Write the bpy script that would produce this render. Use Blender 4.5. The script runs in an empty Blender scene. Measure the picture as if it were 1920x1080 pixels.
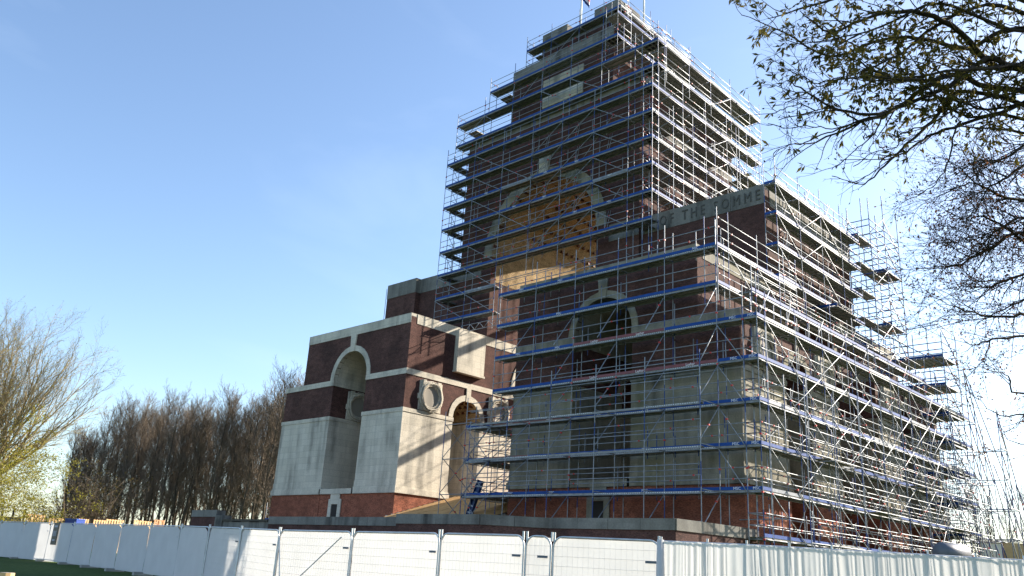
import bpy, bmesh, math, random
from mathutils import Vector, Matrix
R = math.radians

# ------------------------------------------------------------------ camera, sky, sun, exposure
scene = bpy.context.scene
CAM = Vector((0, 0, 1.6))
FPX = 1594.87
YAW, PITCH, ROLL = R(-44.434), R(18.221), R(3.377)
fwd = Vector((math.sin(YAW) * math.cos(PITCH), math.cos(YAW) * math.cos(PITCH), math.sin(PITCH)))
rgt = Vector((math.cos(YAW), -math.sin(YAW), 0))
upv = rgt.cross(fwd)
r2 = math.cos(ROLL) * rgt + math.sin(ROLL) * upv
u2 = -math.sin(ROLL) * rgt + math.cos(ROLL) * upv
cd = bpy.data.cameras.new('camera')
cam = bpy.data.objects.new('camera', cd)
scene.collection.objects.link(cam)
cd.sensor_width = 36
cd.lens = FPX / 1920 * 36
cd.clip_start = 0.1
cd.clip_end = 4000
cam.matrix_world = Matrix(((r2.x, u2.x, -fwd.x, CAM.x), (r2.y, u2.y, -fwd.y, CAM.y), (r2.z, u2.z, -fwd.z, CAM.z), (0, 0, 0, 1)))
scene.camera = cam

SUN_AZ, SUN_EL = R(20.5), R(27.3)      # azimuth measured from +Y towards +X
world = bpy.data.worlds.new('World')
scene.world = world
world.use_nodes = True
wn = world.node_tree
wn.nodes.clear()
sky = wn.nodes.new('ShaderNodeTexSky')
sky.sky_type = 'NISHITA'
sky.sun_disc = False
sky.sun_elevation = SUN_EL
sky.sun_rotation = SUN_AZ
sky.altitude = 100
sky.air_density = 1.0
sky.dust_density = 0.9
sky.ozone_density = 2.2
bg = wn.nodes.new('ShaderNodeBackground')
bg.inputs['Strength'].default_value = 0.105
wo = wn.nodes.new('ShaderNodeOutputWorld')
# a little thin high cloud over the whole sky
tc = wn.nodes.new('ShaderNodeTexCoord')
mpw = wn.nodes.new('ShaderNodeMapping'); mpw.inputs['Scale'].default_value = (1.6, 1.0, 3.2); mpw.inputs['Location'].default_value = (0.35, 0.1, 0.55)
cn = wn.nodes.new('ShaderNodeTexNoise'); cn.inputs['Scale'].default_value = 2.3; cn.inputs['Detail'].default_value = 7; cn.inputs['Distortion'].default_value = 0.6
wn.links.new(tc.outputs['Generated'], mpw.inputs[0]); wn.links.new(mpw.outputs[0], cn.inputs['Vector'])
cr = wn.nodes.new('ShaderNodeMapRange'); cr.inputs[1].default_value = 0.56; cr.inputs[2].default_value = 0.85; cr.inputs[3].default_value = 0.0; cr.inputs[4].default_value = 0.05
wn.links.new(cn.outputs[0], cr.inputs[0])
mxw = wn.nodes.new('ShaderNodeMix'); mxw.data_type = 'RGBA'; mxw.inputs[7].default_value = (8.5, 8.9, 9.4, 1)
wn.links.new(cr.outputs[0], mxw.inputs[0]); wn.links.new(sky.outputs[0], mxw.inputs[6])
wn.links.new(mxw.outputs[2], bg.inputs[0])
wn.links.new(bg.outputs[0], wo.inputs[0])

sd = bpy.data.lights.new('sun', 'SUN')
sd.energy = 5.0
sd.angle = R(0.53)
sd.color = (1.0, 0.90, 0.76)
sun = bpy.data.objects.new('sun', sd)
scene.collection.objects.link(sun)
sdir = Vector((math.sin(SUN_AZ) * math.cos(SUN_EL), math.cos(SUN_AZ) * math.cos(SUN_EL), math.sin(SUN_EL)))
sun.rotation_euler = sdir.to_track_quat('Z', 'Y').to_euler()

scene.view_settings.view_transform = 'Standard'
scene.view_settings.look = 'None'
scene.view_settings.exposure = 1.46
scene.view_settings.gamma = 1.0
scene.view_settings.use_curve_mapping = False
scene.render.engine = 'CYCLES'
scene.cycles.max_bounces = 6
scene.cycles.diffuse_bounces = 3
scene.cycles.glossy_bounces = 2
scene.cycles.transmission_bounces = 3
scene.cycles.transparent_max_bounces = 6
scene.cycles.sample_clamp_indirect = 4
scene.cycles.use_denoising = True

def ray(px, py):
    return r2 * ((px - 960) / FPX) - u2 * ((py - 540) / FPX) + fwd
def at_depth(px, py, d):
    return CAM + ray(px, py) * d
def on_y(px, py, Y):
    v = ray(px, py); return CAM + v * (Y / v.y)
def on_x(px, py, X):
    v = ray(px, py); return CAM + v * (X / v.x)
def polar(px, dist):
    """a plan position seen at image column px, at that distance, on the horizon"""
    v = ray(px, 1065 - (960 - px) * 0.059); v.z = 0; v.normalize()
    return Vector((v.x * dist, v.y * dist, 0))

# ------------------------------------------------------------------ helpers
COL = scene.collection
class MB:
    def __init__(self): self.v = []; self.f = []
    def box(self, x0, x1, y0, y1, z0, z1):
        b = len(self.v)
        self.v += [(x0,y0,z0),(x1,y0,z0),(x1,y1,z0),(x0,y1,z0),(x0,y0,z1),(x1,y0,z1),(x1,y1,z1),(x0,y1,z1)]
        self.f += [(b,b+3,b+2,b+1),(b+4,b+5,b+6,b+7),(b,b+1,b+5,b+4),(b+1,b+2,b+6,b+5),(b+2,b+3,b+7,b+6),(b+3,b,b+4,b+7)]
        return self
    def obox(self, M, x0, x1, y0, y1, z0, z1):
        b = len(self.v); self.box(x0, x1, y0, y1, z0, z1)
        for i in range(b, len(self.v)): self.v[i] = tuple(M @ Vector(self.v[i]))
        return self
    def tube(self, p, q, ra, rb=None, n=6, cap=True):
        p = Vector(p); q = Vector(q); rb = ra if rb is None else rb
        d = q - p
        if d.length < 1e-6: return self
        d.normalize()
        a = d.orthogonal().normalized(); c = d.cross(a)
        b = len(self.v)
        for pt, rr in ((p, ra), (q, rb)):
            for i in range(n):
                t = 2 * math.pi * i / n
                self.v.append(tuple(pt + (a * math.cos(t) + c * math.sin(t)) * rr))
        for i in range(n):
            j = (i + 1) % n
            self.f.append((b+i, b+j, b+n+j, b+n+i))
        if cap:
            self.f.append(tuple(range(b+n-1, b-1, -1))); self.f.append(tuple(range(b+n, b+2*n)))
        return self
    def path(self, pts, rads, n=5):
        """a continuous tapered tube through the points"""
        k = len(pts); b = len(self.v); pts = [Vector(p) for p in pts]
        a = None
        for i in range(k):
            d = (pts[min(i+1,k-1)] - pts[max(i-1,0)])
            if d.length < 1e-9: d = Vector((0,0,1))
            d.normalize()
            if a is None: a = d.orthogonal().normalized()
            else:
                a = a - d * a.dot(d)
                a = a.normalized() if a.length > 1e-6 else d.orthogonal().normalized()
            c = d.cross(a)
            for j in range(n):
                t = 2 * math.pi * j / n
                self.v.append(tuple(pts[i] + (a * math.cos(t) + c * math.sin(t)) * rads[i]))
        for i in range(k - 1):
            for j in range(n):
                j2 = (j + 1) % n
                self.f.append((b+i*n+j, b+i*n+j2, b+(i+1)*n+j2, b+(i+1)*n+j))
        return self
    def prism(self, poly, axis, a0, a1):
        """poly: list of (u,z); axis 'y' extrudes an XZ profile along Y, axis 'x' a YZ profile along X"""
        b = len(self.v); n = len(poly)
        for a in (a0, a1):
            for (u, z) in poly:
                self.v.append((u, a, z) if axis == 'y' else (a, u, z))
        self.f.append(tuple(range(b, b+n))); self.f.append(tuple(range(b+2*n-1, b+n-1, -1)))
        for i in range(n):
            j = (i + 1) % n
            self.f.append((b+j, b+i, b+n+i, b+n+j))
        return self
    def quad(self, a, b, c, d):
        k = len(self.v); self.v += [tuple(a), tuple(b), tuple(c), tuple(d)]; self.f.append((k,k+1,k+2,k+3)); return self
    def mesh(self, name, mat, smooth=False, fix=True):
        me = bpy.data.meshes.new(name)
        me.from_pydata(self.v, [], self.f)
        if fix:
            bm = bmesh.new(); bm.from_mesh(me)
            bmesh.ops.recalc_face_normals(bm, faces=bm.faces)
            bm.to_mesh(me); bm.free()
        if mat: me.materials.append(mat)
        if smooth:
            me.polygons.foreach_set('use_smooth', [True] * len(me.polygons))
        me.update()
        return me

def link(name, me, parent=None, M=None):
    """link a mesh; M is its world matrix (parents only ever carry a translation)"""
    o = bpy.data.objects.new(name, me)
    COL.objects.link(o)
    if parent is not None:
        o.parent = parent
    if M is not None:
        if parent is not None: M = Matrix.Translation(-wloc(parent)) @ M
        o.matrix_basis = M
    elif parent is not None:
        o.location = -wloc(parent)
    return o
def wloc(o):
    l = Vector(o.location)
    while o.parent: o = o.parent; l += Vector(o.location)
    return l
def build(name, mb, mat, parent=None, smooth=False, fix=True):
    return link(name, mb.mesh(name, mat, smooth, fix), parent)
def thing(name, label, cat, loc=(0,0,0), group=None):
    o = bpy.data.objects.new(name, None); COL.objects.link(o)
    o.empty_display_size = 0.3
    o.location = loc; o['label'] = label; o['category'] = cat
    if group: o['group'] = group
    return o
def tag(o, label=None, cat=None, group=None, kind=None):
    for k, v in (('label', label), ('category', cat), ('group', group), ('kind', kind)):
        if v: o[k] = v
    return o
def tree_copy(o, parent=None):
    c = o.copy(); COL.objects.link(c); c.parent = parent
    for ch in o.children: tree_copy(ch, c)
    return c

# ------------------------------------------------------------------ materials
def nodes(name):
    m = bpy.data.materials.new(name); m.use_nodes = True
    nt = m.node_tree; return m, nt, nt.nodes['Principled BSDF']
def N(nt, t, **kw):
    n = nt.nodes.new(t)
    for k, v in kw.items(): setattr(n, k, v)
    return n
def plain(name, col, rough=0.7, metal=0.0, spec=0.4):
    m, nt, b = nodes(name)
    b.inputs['Base Color'].default_value = (*col, 1); b.inputs['Roughness'].default_value = rough
    b.inputs['Metallic'].default_value = metal; b.inputs['Specular IOR Level'].default_value = spec
    return m
def pos_noise(nt, scale, detail=4, sc=(1,1,1), coord='pos'):
    if coord == 'pos':
        g = N(nt, 'ShaderNodeNewGeometry'); src = g.outputs['Position']
    else:
        g = N(nt, 'ShaderNodeTexCoord'); src = g.outputs['Object']
    mp = N(nt, 'ShaderNodeMapping'); mp.inputs['Scale'].default_value = sc
    nt.links.new(src, mp.inputs['Vector'])
    n = N(nt, 'ShaderNodeTexNoise'); n.inputs['Scale'].default_value = scale; n.inputs['Detail'].default_value = detail
    nt.links.new(mp.outputs[0], n.inputs['Vector'])
    return n
def ramp(nt, src, stops):
    r = N(nt, 'ShaderNodeValToRGB')
    while len(r.color_ramp.elements) < len(stops): r.color_ramp.elements.new(0.5)
    for e, (p, c) in zip(r.color_ramp.elements, stops): e.position = p; e.color = (*c, 1) if len(c) == 3 else c
    nt.links.new(src, r.inputs[0]); return r
def mixc(nt, fac, a, b, mode='MIX'):
    m = N(nt, 'ShaderNodeMix', data_type='RGBA', blend_type=mode)
    if isinstance(fac, (int, float)): m.inputs[0].default_value = fac
    else: nt.links.new(fac, m.inputs[0])
    for s, i in ((a, 6), (b, 7)):
        if isinstance(s, tuple): m.inputs[i].default_value = (*s, 1)
        else: nt.links.new(s, m.inputs[i])
    return m.outputs[2]
def bump(nt, b, src, strength, dist=0.02):
    bp = N(nt, 'ShaderNodeBump'); bp.inputs['Strength'].default_value = strength; bp.inputs['Distance'].default_value = dist
    nt.links.new(src, bp.inputs['Height']); nt.links.new(bp.outputs[0], b.inputs['Normal'])

def courses(nt, pitch, joint, zoff=0.0):
    """1 on horizontal joints of height pitch, from world z"""
    g = N(nt, 'ShaderNodeNewGeometry'); s = N(nt, 'ShaderNodeSeparateXYZ'); nt.links.new(g.outputs['Position'], s.inputs[0])
    a = N(nt, 'ShaderNodeMath', operation='ADD'); nt.links.new(s.outputs[2], a.inputs[0]); a.inputs[1].default_value = zoff
    md = N(nt, 'ShaderNodeMath', operation='FLOORED_MODULO'); nt.links.new(a.outputs[0], md.inputs[0]); md.inputs[1].default_value = pitch
    lt = N(nt, 'ShaderNodeMath', operation='LESS_THAN'); nt.links.new(md.outputs[0], lt.inputs[0]); lt.inputs[1].default_value = joint
    # vertical joints, staggered by course
    dv = N(nt, 'ShaderNodeMath', operation='DIVIDE'); nt.links.new(a.outputs[0], dv.inputs[0]); dv.inputs[1].default_value = pitch
    fl = N(nt, 'ShaderNodeMath', operation='FLOOR'); nt.links.new(dv.outputs[0], fl.inputs[0])
    ml = N(nt, 'ShaderNodeMath', operation='MULTIPLY'); nt.links.new(fl.outputs[0], ml.inputs[0]); ml.inputs[1].default_value = 0.37 * pitch * 2.2
    xy = N(nt, 'ShaderNodeMath', operation='ADD'); nt.links.new(s.outputs[0], xy.inputs[0]); nt.links.new(s.outputs[1], xy.inputs[1])
    xs = N(nt, 'ShaderNodeMath', operation='ADD'); nt.links.new(xy.outputs[0], xs.inputs[0]); nt.links.new(ml.outputs[0], xs.inputs[1])
    m2 = N(nt, 'ShaderNodeMath', operation='FLOORED_MODULO'); nt.links.new(xs.outputs[0], m2.inputs[0]); m2.inputs[1].default_value = pitch * 2.2
    l2 = N(nt, 'ShaderNodeMath', operation='LESS_THAN'); nt.links.new(m2.outputs[0], l2.inputs[0]); l2.inputs[1].default_value = joint
    mx = N(nt, 'ShaderNodeMath', operation='MAXIMUM'); nt.links.new(lt.outputs[0], mx.inputs[0]); nt.links.new(l2.outputs[0], mx.inputs[1])
    d2 = N(nt, 'ShaderNodeMath', operation='DIVIDE'); nt.links.new(xs.outputs[0], d2.inputs[0]); d2.inputs[1].default_value = pitch * 2.2
    f2 = N(nt, 'ShaderNodeMath', operation='FLOOR'); nt.links.new(d2.outputs[0], f2.inputs[0])
    cb = N(nt, 'ShaderNodeCombineXYZ'); nt.links.new(f2.outputs[0], cb.inputs[0]); nt.links.new(fl.outputs[0], cb.inputs[1])
    wnn = N(nt, 'ShaderNodeTexWhiteNoise', noise_dimensions='2D'); nt.links.new(cb.outputs[0], wnn.inputs['Vector'])
    LAST[0] = wnn.outputs['Value']
    return mx.outputs[0]
LAST = [None]

def brick_mat(name, c0, c1, c2):
    m, nt, b = nodes(name)
    n1 = pos_noise(nt, 0.5, 5); n2 = pos_noise(nt, 9.0, 3, (1, 1, 2.6))
    r1 = ramp(nt, n1.outputs[0], [(0.3, c0), (0.5, c1), (0.72, c2)])
    r2_ = ramp(nt, n2.outputs[0], [(0.3, (0.55, 0.5, 0.5)), (0.5, (1, 1, 1)), (0.75, (1.5, 1.4, 1.35))])
    c = mixc(nt, 1.0, r1.outputs[0], r2_.outputs[0], 'MULTIPLY')
    n5 = pos_noise(nt, 2.2, 5, (1, 1, 2.0))
    r5 = ramp(nt, n5.outputs[0], [(0.35, (0.80, 0.79, 0.79)), (0.5, (1, 1, 1)), (0.68, (1.22, 1.2, 1.18))])
    c = mixc(nt, 1.0, c, r5.outputs[0], 'MULTIPLY')
    j = courses(nt, 0.075, 0.012)
    jm = N(nt, 'ShaderNodeMath', operation='MULTIPLY'); nt.links.new(j, jm.inputs[0]); jm.inputs[1].default_value = 0.5
    c = mixc(nt, jm.outputs[0], c, (0.09, 0.06, 0.05))
    nt.links.new(c, b.inputs['Base Color'])
    b.inputs['Roughness'].default_value = 0.9; b.inputs['Specular IOR Level'].default_value = 0.15
    bump(nt, b, n2.outputs[0], 0.5, 0.03)
    return m
M_BRICK = brick_mat('brick', (0.062, 0.033, 0.029), (0.087, 0.044, 0.038), (0.122, 0.063, 0.054))
M_PLINTH = brick_mat('plinth_brick', (0.19, 0.068, 0.042), (0.26, 0.093, 0.057), (0.33, 0.125, 0.077))

def stone_mat(name, base, dark, amount, green=0.0):
    m, nt, b = nodes(name)
    n1 = pos_noise(nt, 1.5, 7, (1, 1, 0.10)); n2 = pos_noise(nt, 0.45, 5); n3 = pos_noise(nt, 14, 3)
    streak = ramp(nt, n1.outputs[0], [(0.40, (0, 0, 0)), (0.66, (1, 1, 1))])
    blot = ramp(nt, n2.outputs[0], [(0.35, (0, 0, 0)), (0.65, (1, 1, 1))])
    f = N(nt, 'ShaderNodeMath', operation='MULTIPLY'); nt.links.new(streak.outputs[0], f.inputs[0]); nt.links.new(blot.outputs[0], f.inputs[1])
    f2 = N(nt, 'ShaderNodeMath', operation='MULTIPLY'); nt.links.new(f.outputs[0], f2.inputs[0]); f2.inputs[1].default_value = amount
    c = mixc(nt, f2.outputs[0], base, dark)
    g3 = ramp(nt, n3.outputs[0], [(0.3, (0.86, 0.86, 0.86)), (0.7, (1.1, 1.1, 1.1))])
    c = mixc(nt, 1.0, c, g3.outputs[0], 'MULTIPLY')
    if green:
        n4 = pos_noise(nt, 0.6, 5, (1, 1, 0.3))
        gr = ramp(nt, n4.outputs[0], [(0.5, (0, 0, 0)), (0.68, (green, green, green))])
        c = mixc(nt, gr.outputs[0], c, (0.16, 0.15, 0.07))
    j = courses(nt, 0.46, 0.022)
    tone = ramp(nt, LAST[0], [(0.0, (0.91, 0.91, 0.90)), (0.5, (0.99, 0.985, 0.97)), (1.0, (1.05, 1.05, 1.05))])
    c = mixc(nt, 1.0, c, tone.outputs[0], 'MULTIPLY')
    jm = N(nt, 'ShaderNodeMath', operation='MULTIPLY'); nt.links.new(j, jm.inputs[0]); jm.inputs[1].default_value = 0.33
    c = mixc(nt, jm.outputs[0], c, (0.16, 0.15, 0.13))
    nt.links.new(c, b.inputs['Base Color'])
    b.inputs['Roughness'].default_value = 0.85; b.inputs['Specular IOR Level'].default_value = 0.2
    bump(nt, b, n3.outputs[0], 0.25, 0.02)
    return m
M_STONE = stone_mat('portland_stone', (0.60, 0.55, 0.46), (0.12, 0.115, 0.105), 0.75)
M_STONE_G = stone_mat('shaded_lichened_stone', (0.30, 0.275, 0.22), (0.06, 0.055, 0.045), 0.85, 0.6)  # dirt and lichen, plus scaffold shade put into the darker base colour
M_COPING = stone_mat('coping_stone', (0.215, 0.205, 0.185), (0.045, 0.043, 0.04), 0.95)
M_VAULT = brick_mat('vault_brick', (0.29, 0.205, 0.105), (0.35, 0.255, 0.14), (0.41, 0.305, 0.17))
M_DARK = plain('dark_recess', (0.03, 0.025, 0.022), 0.9)
M_LETTER = plain('letter_shadow', (0.085, 0.081, 0.074), 0.9)  # dark colour puts shade into the carved letters

def pole_mat():
    m, nt, b = nodes('galvanised_pole')
    g = N(nt, 'ShaderNodeNewGeometry'); s = N(nt, 'ShaderNodeSeparateXYZ'); nt.links.new(g.outputs['Position'], s.inputs[0])
    oi = N(nt, 'ShaderNodeObjectInfo')
    a = N(nt, 'ShaderNodeMath', operation='MULTIPLY_ADD'); nt.links.new(oi.outputs['Random'], a.inputs[0]); a.inputs[1].default_value = 37.0; nt.links.new(s.outputs[2], a.inputs[2])
    n = N(nt, 'ShaderNodeTexNoise', noise_dimensions='1D'); n.inputs['Scale'].default_value = 0.55; n.inputs['Detail'].default_value = 0
    nt.links.new(a.outputs[0], n.inputs['W'])
    blue = ramp(nt, n.outputs[0], [(0.565, (0, 0, 0)), (0.575, (1, 1, 1))])
    v = pos_noise(nt, 6, 3)
    gal = ramp(nt, v.outputs[0], [(0.3, (0.20, 0.215, 0.24)), (0.7, (0.33, 0.35, 0.38))])
    c = mixc(nt, blue.outputs[0], gal.outputs[0], (0.012, 0.055, 0.22))
    nt.links.new(c, b.inputs['Base Color'])
    mt = N(nt, 'ShaderNodeMath', operation='MULTIPLY_ADD'); nt.links.new(blue.outputs[0], mt.inputs[0]); mt.inputs[1].default_value = -0.45; mt.inputs[2].default_value = 0.45
    nt.links.new(mt.outputs[0], b.inputs['Metallic'])
    b.inputs['Roughness'].default_value = 0.52
    return m
M_POLE = pole_mat()
def galv(name, c0, c1, metal=0.6, rough=0.42):
    m, nt, b = nodes(name)
    v = pos_noise(nt, 4, 4)
    gal = ramp(nt, v.outputs[0], [(0.3, c0), (0.7, c1)])
    nt.links.new(gal.outputs[0], b.inputs['Base Color'])
    b.inputs['Metallic'].default_value = metal; b.inputs['Roughness'].default_value = rough
    return m
M_RAIL = galv('galvanised_rail', (0.19, 0.205, 0.225), (0.32, 0.34, 0.37), 0.45, 0.52)
M_DECK = galv('steel_deck', (0.16, 0.16, 0.155), (0.30, 0.29, 0.27), 0.35, 0.6)
M_TOE = galv('blue_toe_board', (0.010, 0.050, 0.22), (0.016, 0.075, 0.30), 0.0, 0.62)
M_TOE.node_tree.nodes['Principled BSDF'].inputs['Specular IOR Level'].default_value = 0.2
M_TOERED = galv('red_toe_board', (0.13, 0.014, 0.016), (0.19, 0.022, 0.022), 0.0, 0.4)
M_TOEGREY = galv('grey_toe_board', (0.13, 0.15, 0.19), (0.26, 0.28, 0.31), 0.1, 0.6)  # plain blue-grey boards set among the blue ones
M_EDGE = galv('pale_dash', (0.50, 0.53, 0.56), (0.66, 0.68, 0.70), 0.1, 0.5)  # solid pale dashes along the deck edge, no holes cut
M_RED = plain('red_coupler', (0.55, 0.03, 0.02), 0.5)
M_WHITE = plain('white_print', (0.78, 0.78, 0.78), 0.6)

# ------------------------------------------------------------------ ground
def gz(x, y):
    return 0.012 * max(0, min(y, 30)) + 0.0065 * max(0, min(-x, 70))
def make_ground():
    xs = [-1800, -700, -300, -160] + list(range(-120, 61, 6)) + [100, 200, 500, 1500]
    ys = [-600, -100, -30] + list(range(-12, 121, 6)) + [160, 240, 500, 1000, 2200]
    mb = MB()
    for y in ys:
        for x in xs: mb.v.append((x, y, gz(x, y)))
    w = len(xs)
    for j in range(len(ys) - 1):
        for i in range(w - 1): mb.f.append((j*w+i, j*w+i+1, (j+1)*w+i+1, (j+1)*w+i))
    m, nt, b = nodes('grass_ground')
    n1 = pos_noise(nt, 0.12, 5); n2 = pos_noise(nt, 6, 4)
    r = ramp(nt, n1.outputs[0], [(0.3, (0.035, 0.065, 0.014)), (0.6, (0.06, 0.095, 0.02)), (0.8, (0.10, 0.10, 0.035))])
    r_ = ramp(nt, n2.outputs[0], [(0.3, (0.6, 0.6, 0.6)), (0.7, (1.35, 1.35, 1.3))])
    nt.links.new(mixc(nt, 1.0, r.outputs[0], r_.outputs[0], 'MULTIPLY'), b.inputs['Base Color'])
    b.inputs['Roughness'].default_value = 0.95; b.inputs['Specular IOR Level'].default_value = 0.1
    bump(nt, b, n2.outputs[0], 0.8, 0.06)
    tag(build('ground', mb, m, smooth=True, fix=False), kind='structure')
make_ground()
# ------------------------------------------------------------------ the memorial
XC, YF, YB = -40.4, 36.6, 64.4
YC = 0.5 * (YF + YB)
IN, O1, O2, UP, OUT = 5.25, 9.8, 13.9, 18.0, 20.35      # half distances from the axis
YI = [(36.6, 41.2), (44.0, 47.6), (53.4, 57.0), (59.8, 64.4)]
ZP = 3.3
mem = thing('memorial', 'huge red brick and white stone memorial arch in scaffolding', 'memorial', (XC, YC, ZP))

def arc(c, r, zs, n=24, a0=180, a1=0):
    return [(c + r * math.cos(R(a0 + (a1 - a0) * i / n)), zs + r * math.sin(R(a0 + (a1 - a0) * i / n))) for i in range(n + 1)]
def arch_poly(u0, u1, z0, z1, c, r, zs):
    """wall profile u0..u1, z0..z1 with an arched opening from below"""
    a = arc(c, r, zs)
    if zs > z0 + 1e-6: a = [(c - r, z0)] + a + [(c + r, z0)]
    pts = ([(u0, z0)] if u0 < c - r - 1e-6 else []) + a + ([(u1, z0)] if u1 > c + r + 1e-6 else []) + [(u1, z1), (u0, z1)]
    return pts

rnd = random.Random(5)
def stones(name, parent, p0, p1, t, z0, z1, mat, ln=1.5, out=0.04):
    """a course of separate stones from p0 to p1 (plan), thickness t inwards (left of the run), proud by out"""
    p0 = Vector((*p0, 0)); p1 = Vector((*p1, 0)); d = p1 - p0; L = d.length; d.normalize()
    nrm = Vector((-d.y, d.x, 0))
    k = max(1, round(L / ln)); s = L / k
    M = Matrix(((d.x, nrm.x, 0, p0.x), (d.y, nrm.y, 0, p0.y), (0, 0, 1, 0), (0, 0, 0, 1)))
    for i in range(k):
        j = rnd.uniform(-0.008, 0.012)
        mb = MB().obox(M, i * s + 0.008, (i + 1) * s - 0.008, -out + j, t, z0, z1)
        build(name, mb, mat, parent)

def xr(s, a, b):
    p, q = XC + s * a, XC + s * b
    return (min(p, q), max(p, q))

for s in (-1, 1):
    sm = M_STONE if s < 0 else M_STONE_G  # right pavilion stone carries the scaffold shade in its colour
    for (a, b) in ((IN, O1), (O2, OUT)):
        for yi, (y0, y1) in enumerate(YI):
            x0, x1 = xr(s, a, b)
            p = build('pier', MB().box(x0, x1, y0, y1, ZP, 14.05), M_BRICK, mem)
            build('plinth', MB().box(x0-.03, x1+.03, y0-.03, y1+.03, ZP, 5.95), M_PLINTH, p)
            mb = MB().box(x0-.14, x1+.14, y0-.14, y1+.14, 5.95, 6.32)
            mb.box(x0-.09, x1+.09, y0-.09, y1+.09, 6.32, 6.42)
            build('base_moulding', mb, sm, p)
            mb = MB().box(x0-.05, x1+.05, y0-.05, y1+.05, 6.42, 6.84)
            build('base_block', mb, sm, p)
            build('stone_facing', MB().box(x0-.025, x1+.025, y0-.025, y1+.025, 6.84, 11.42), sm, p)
            mb = MB().box(x0-.07, x1+.07, y0-.07, y1+.07, 11.42, 11.70)
            build('string_course', mb, sm, p)
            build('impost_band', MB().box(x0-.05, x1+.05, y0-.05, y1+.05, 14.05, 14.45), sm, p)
    # low walls closing the foot of the openings, with a door in the front one
    xa, xb = xr(s, O1, O2)
    for (y0, y1, f) in ((YF, YF + 1.0, 1), (YB - 1.0, YB, 0)):
        lw = build('threshold_wall', MB().box(xa, xb, y0 + .004, y1, ZP, 5.95), M_PLINTH, mem)
        build('sill_stone', MB().box(xa, xb, y0 - .14, y1, 5.952, 6.32), sm, lw)
        if f:
            c = 0.5 * (xa + xb)
            dr = build('door', MB().box(c - .36, c + .36, y0 - .05, y0 - .01, ZP, 5.22), M_DARK, mem)
            mb = MB().box(c - .75, c - .38, y0 - .09, y0 - .02, ZP, 5.24)
            mb.box(c + .38, c + .75, y0 - .09, y0 - .02, ZP, 5.24)
            mb.box(c - .75, c + .75, y0 - .09, y0 - .02, 5.24, 5.6)
            mb.box(c - .55, c + .55, y0 - .10, y0 - .02, 5.6, 5.94)
            build('door_frame', mb, sm, dr)
    # small cross arches between the piers
    for (a, b) in ((IN, O1), (O2, OUT)):
        x0, x1 = xr(s, a, b)
        for (y0, y1) in ((41.2, 44.0), (57.0, 59.8)):
            mb = MB().prism(arch_poly(y0, y1, 11.72, 14.05, (y0 + y1) / 2, 1.4, 11.73), 'x', x0 + .002, x1 - .002)
            w = build('cross_arch', mb, M_BRICK, mem)
            build('impost_band', MB().box(x0 - .05, x1 + .05, y0 + .051, y1 - .051, 14.051, 14.449), sm, w)
            for xe, sg in ((x0, -1), (x1, 1)):
                ring = arc((y0 + y1) / 2, 1.4, 11.73, 11); ro = arc((y0 + y1) / 2, 1.82, 11.73, 11)
                for i in range(11):
                    v = MB().prism([ring[i], ring[i + 1], ro[i + 1], ro[i]], 'x', xe - .02, xe + .05 * sg)
                    build('voussoir', v, sm, w)
                cy = (y0 + y1) / 2
                build('keystone', MB().box(min(xe, xe + .08*sg), max(xe, xe + .08*sg), cy - .22, cy + .22, 13.05, 14.05), sm, w)
            if s < 0 and a == IN:
                # stone lined soffit of the passage behind the arch
                mb = MB(); rr = arc((y0 + y1) / 2, 1.39, 11.73, 16)
                for i in range(16):
                    mb.quad((x0 + .3, *rr[i]), (x1 - .002, *rr[i]), (x1 - .002, *rr[i+1]), (x0 + .3, *rr[i+1]))
                build('soffit', mb, M_VAULT, w)
                mb = MB()
                for ai in range(3, 14, 2):
                    t = R(180 - 180 * (ai + .5) / 17)
                    for xk in range(7):
                        cx = x1 - .35 - xk * .6; cyy = (y0 + y1) / 2 + 1.34 * math.cos(t); cz = 11.73 + 1.34 * math.sin(t)
                        mb.box(cx - .09, cx + .09, cyy - .09, cyy + .09, cz - .09, cz + .09)
                tag(build('rosette', mb, plain('rosette_brick', (0.12, 0.045, 0.02)), w), kind='stuff')
    # upper storey of the pavilions
    for (y0, y1) in ((YF, 47.6), (53.4, YB)):
        for (a, b) in ((IN, O1), (O2, UP)):
            x0, x1 = xr(s, a, b)
            build('upper_wall', MB().box(x0, x1, y0, y1, 14.45, 18.2), M_BRICK, mem)
        x0, x1 = xr(s, O1, O2); c = (x0 + x1) / 2; r = (x1 - x0) / 2
        w = build('arch_wall', MB().prism(arch_poly(x0, x1, 14.45, 18.2, c, r, 14.452), 'y', y0, y1), M_BRICK, mem)
        ye, sg = (y0, -1) if y0 == YF else (y1, 1)
        ri, ro = arc(c, r, 14.45, 13), arc(c, r + .42, 14.45, 13)
        for i in range(13):
            build('voussoir', MB().prism([ri[i], ri[i+1], ro[i+1], ro[i]], 'y', ye + .3 * -sg, ye + .06 * sg), sm, w)
        build('keystone', MB().prism([(c - .24, 16.45), (c + .24, 16.45), (c + .36, 17.75), (c - .36, 17.75)], 'y', ye + .05 * -sg, ye + .10 * sg), sm, w)
        mb = MB(); rr = arc(c, r - .012, 14.45, 20)
        for i in range(20):
            mb.quad((rr[i][0], y0 + .31, rr[i][1]), (rr[i+1][0], y0 + .31, rr[i+1][1]), (rr[i+1][0], y1, rr[i+1][1]), (rr[i][0], y1, rr[i][1]))
        build('soffit', mb, sm, w)
        cp = build('roof', MB().box(*xr(s, IN, UP), y0, y1, 18.202, 18.25), M_COPING, mem)
        x0, x1 = xr(s, IN, UP)
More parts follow.
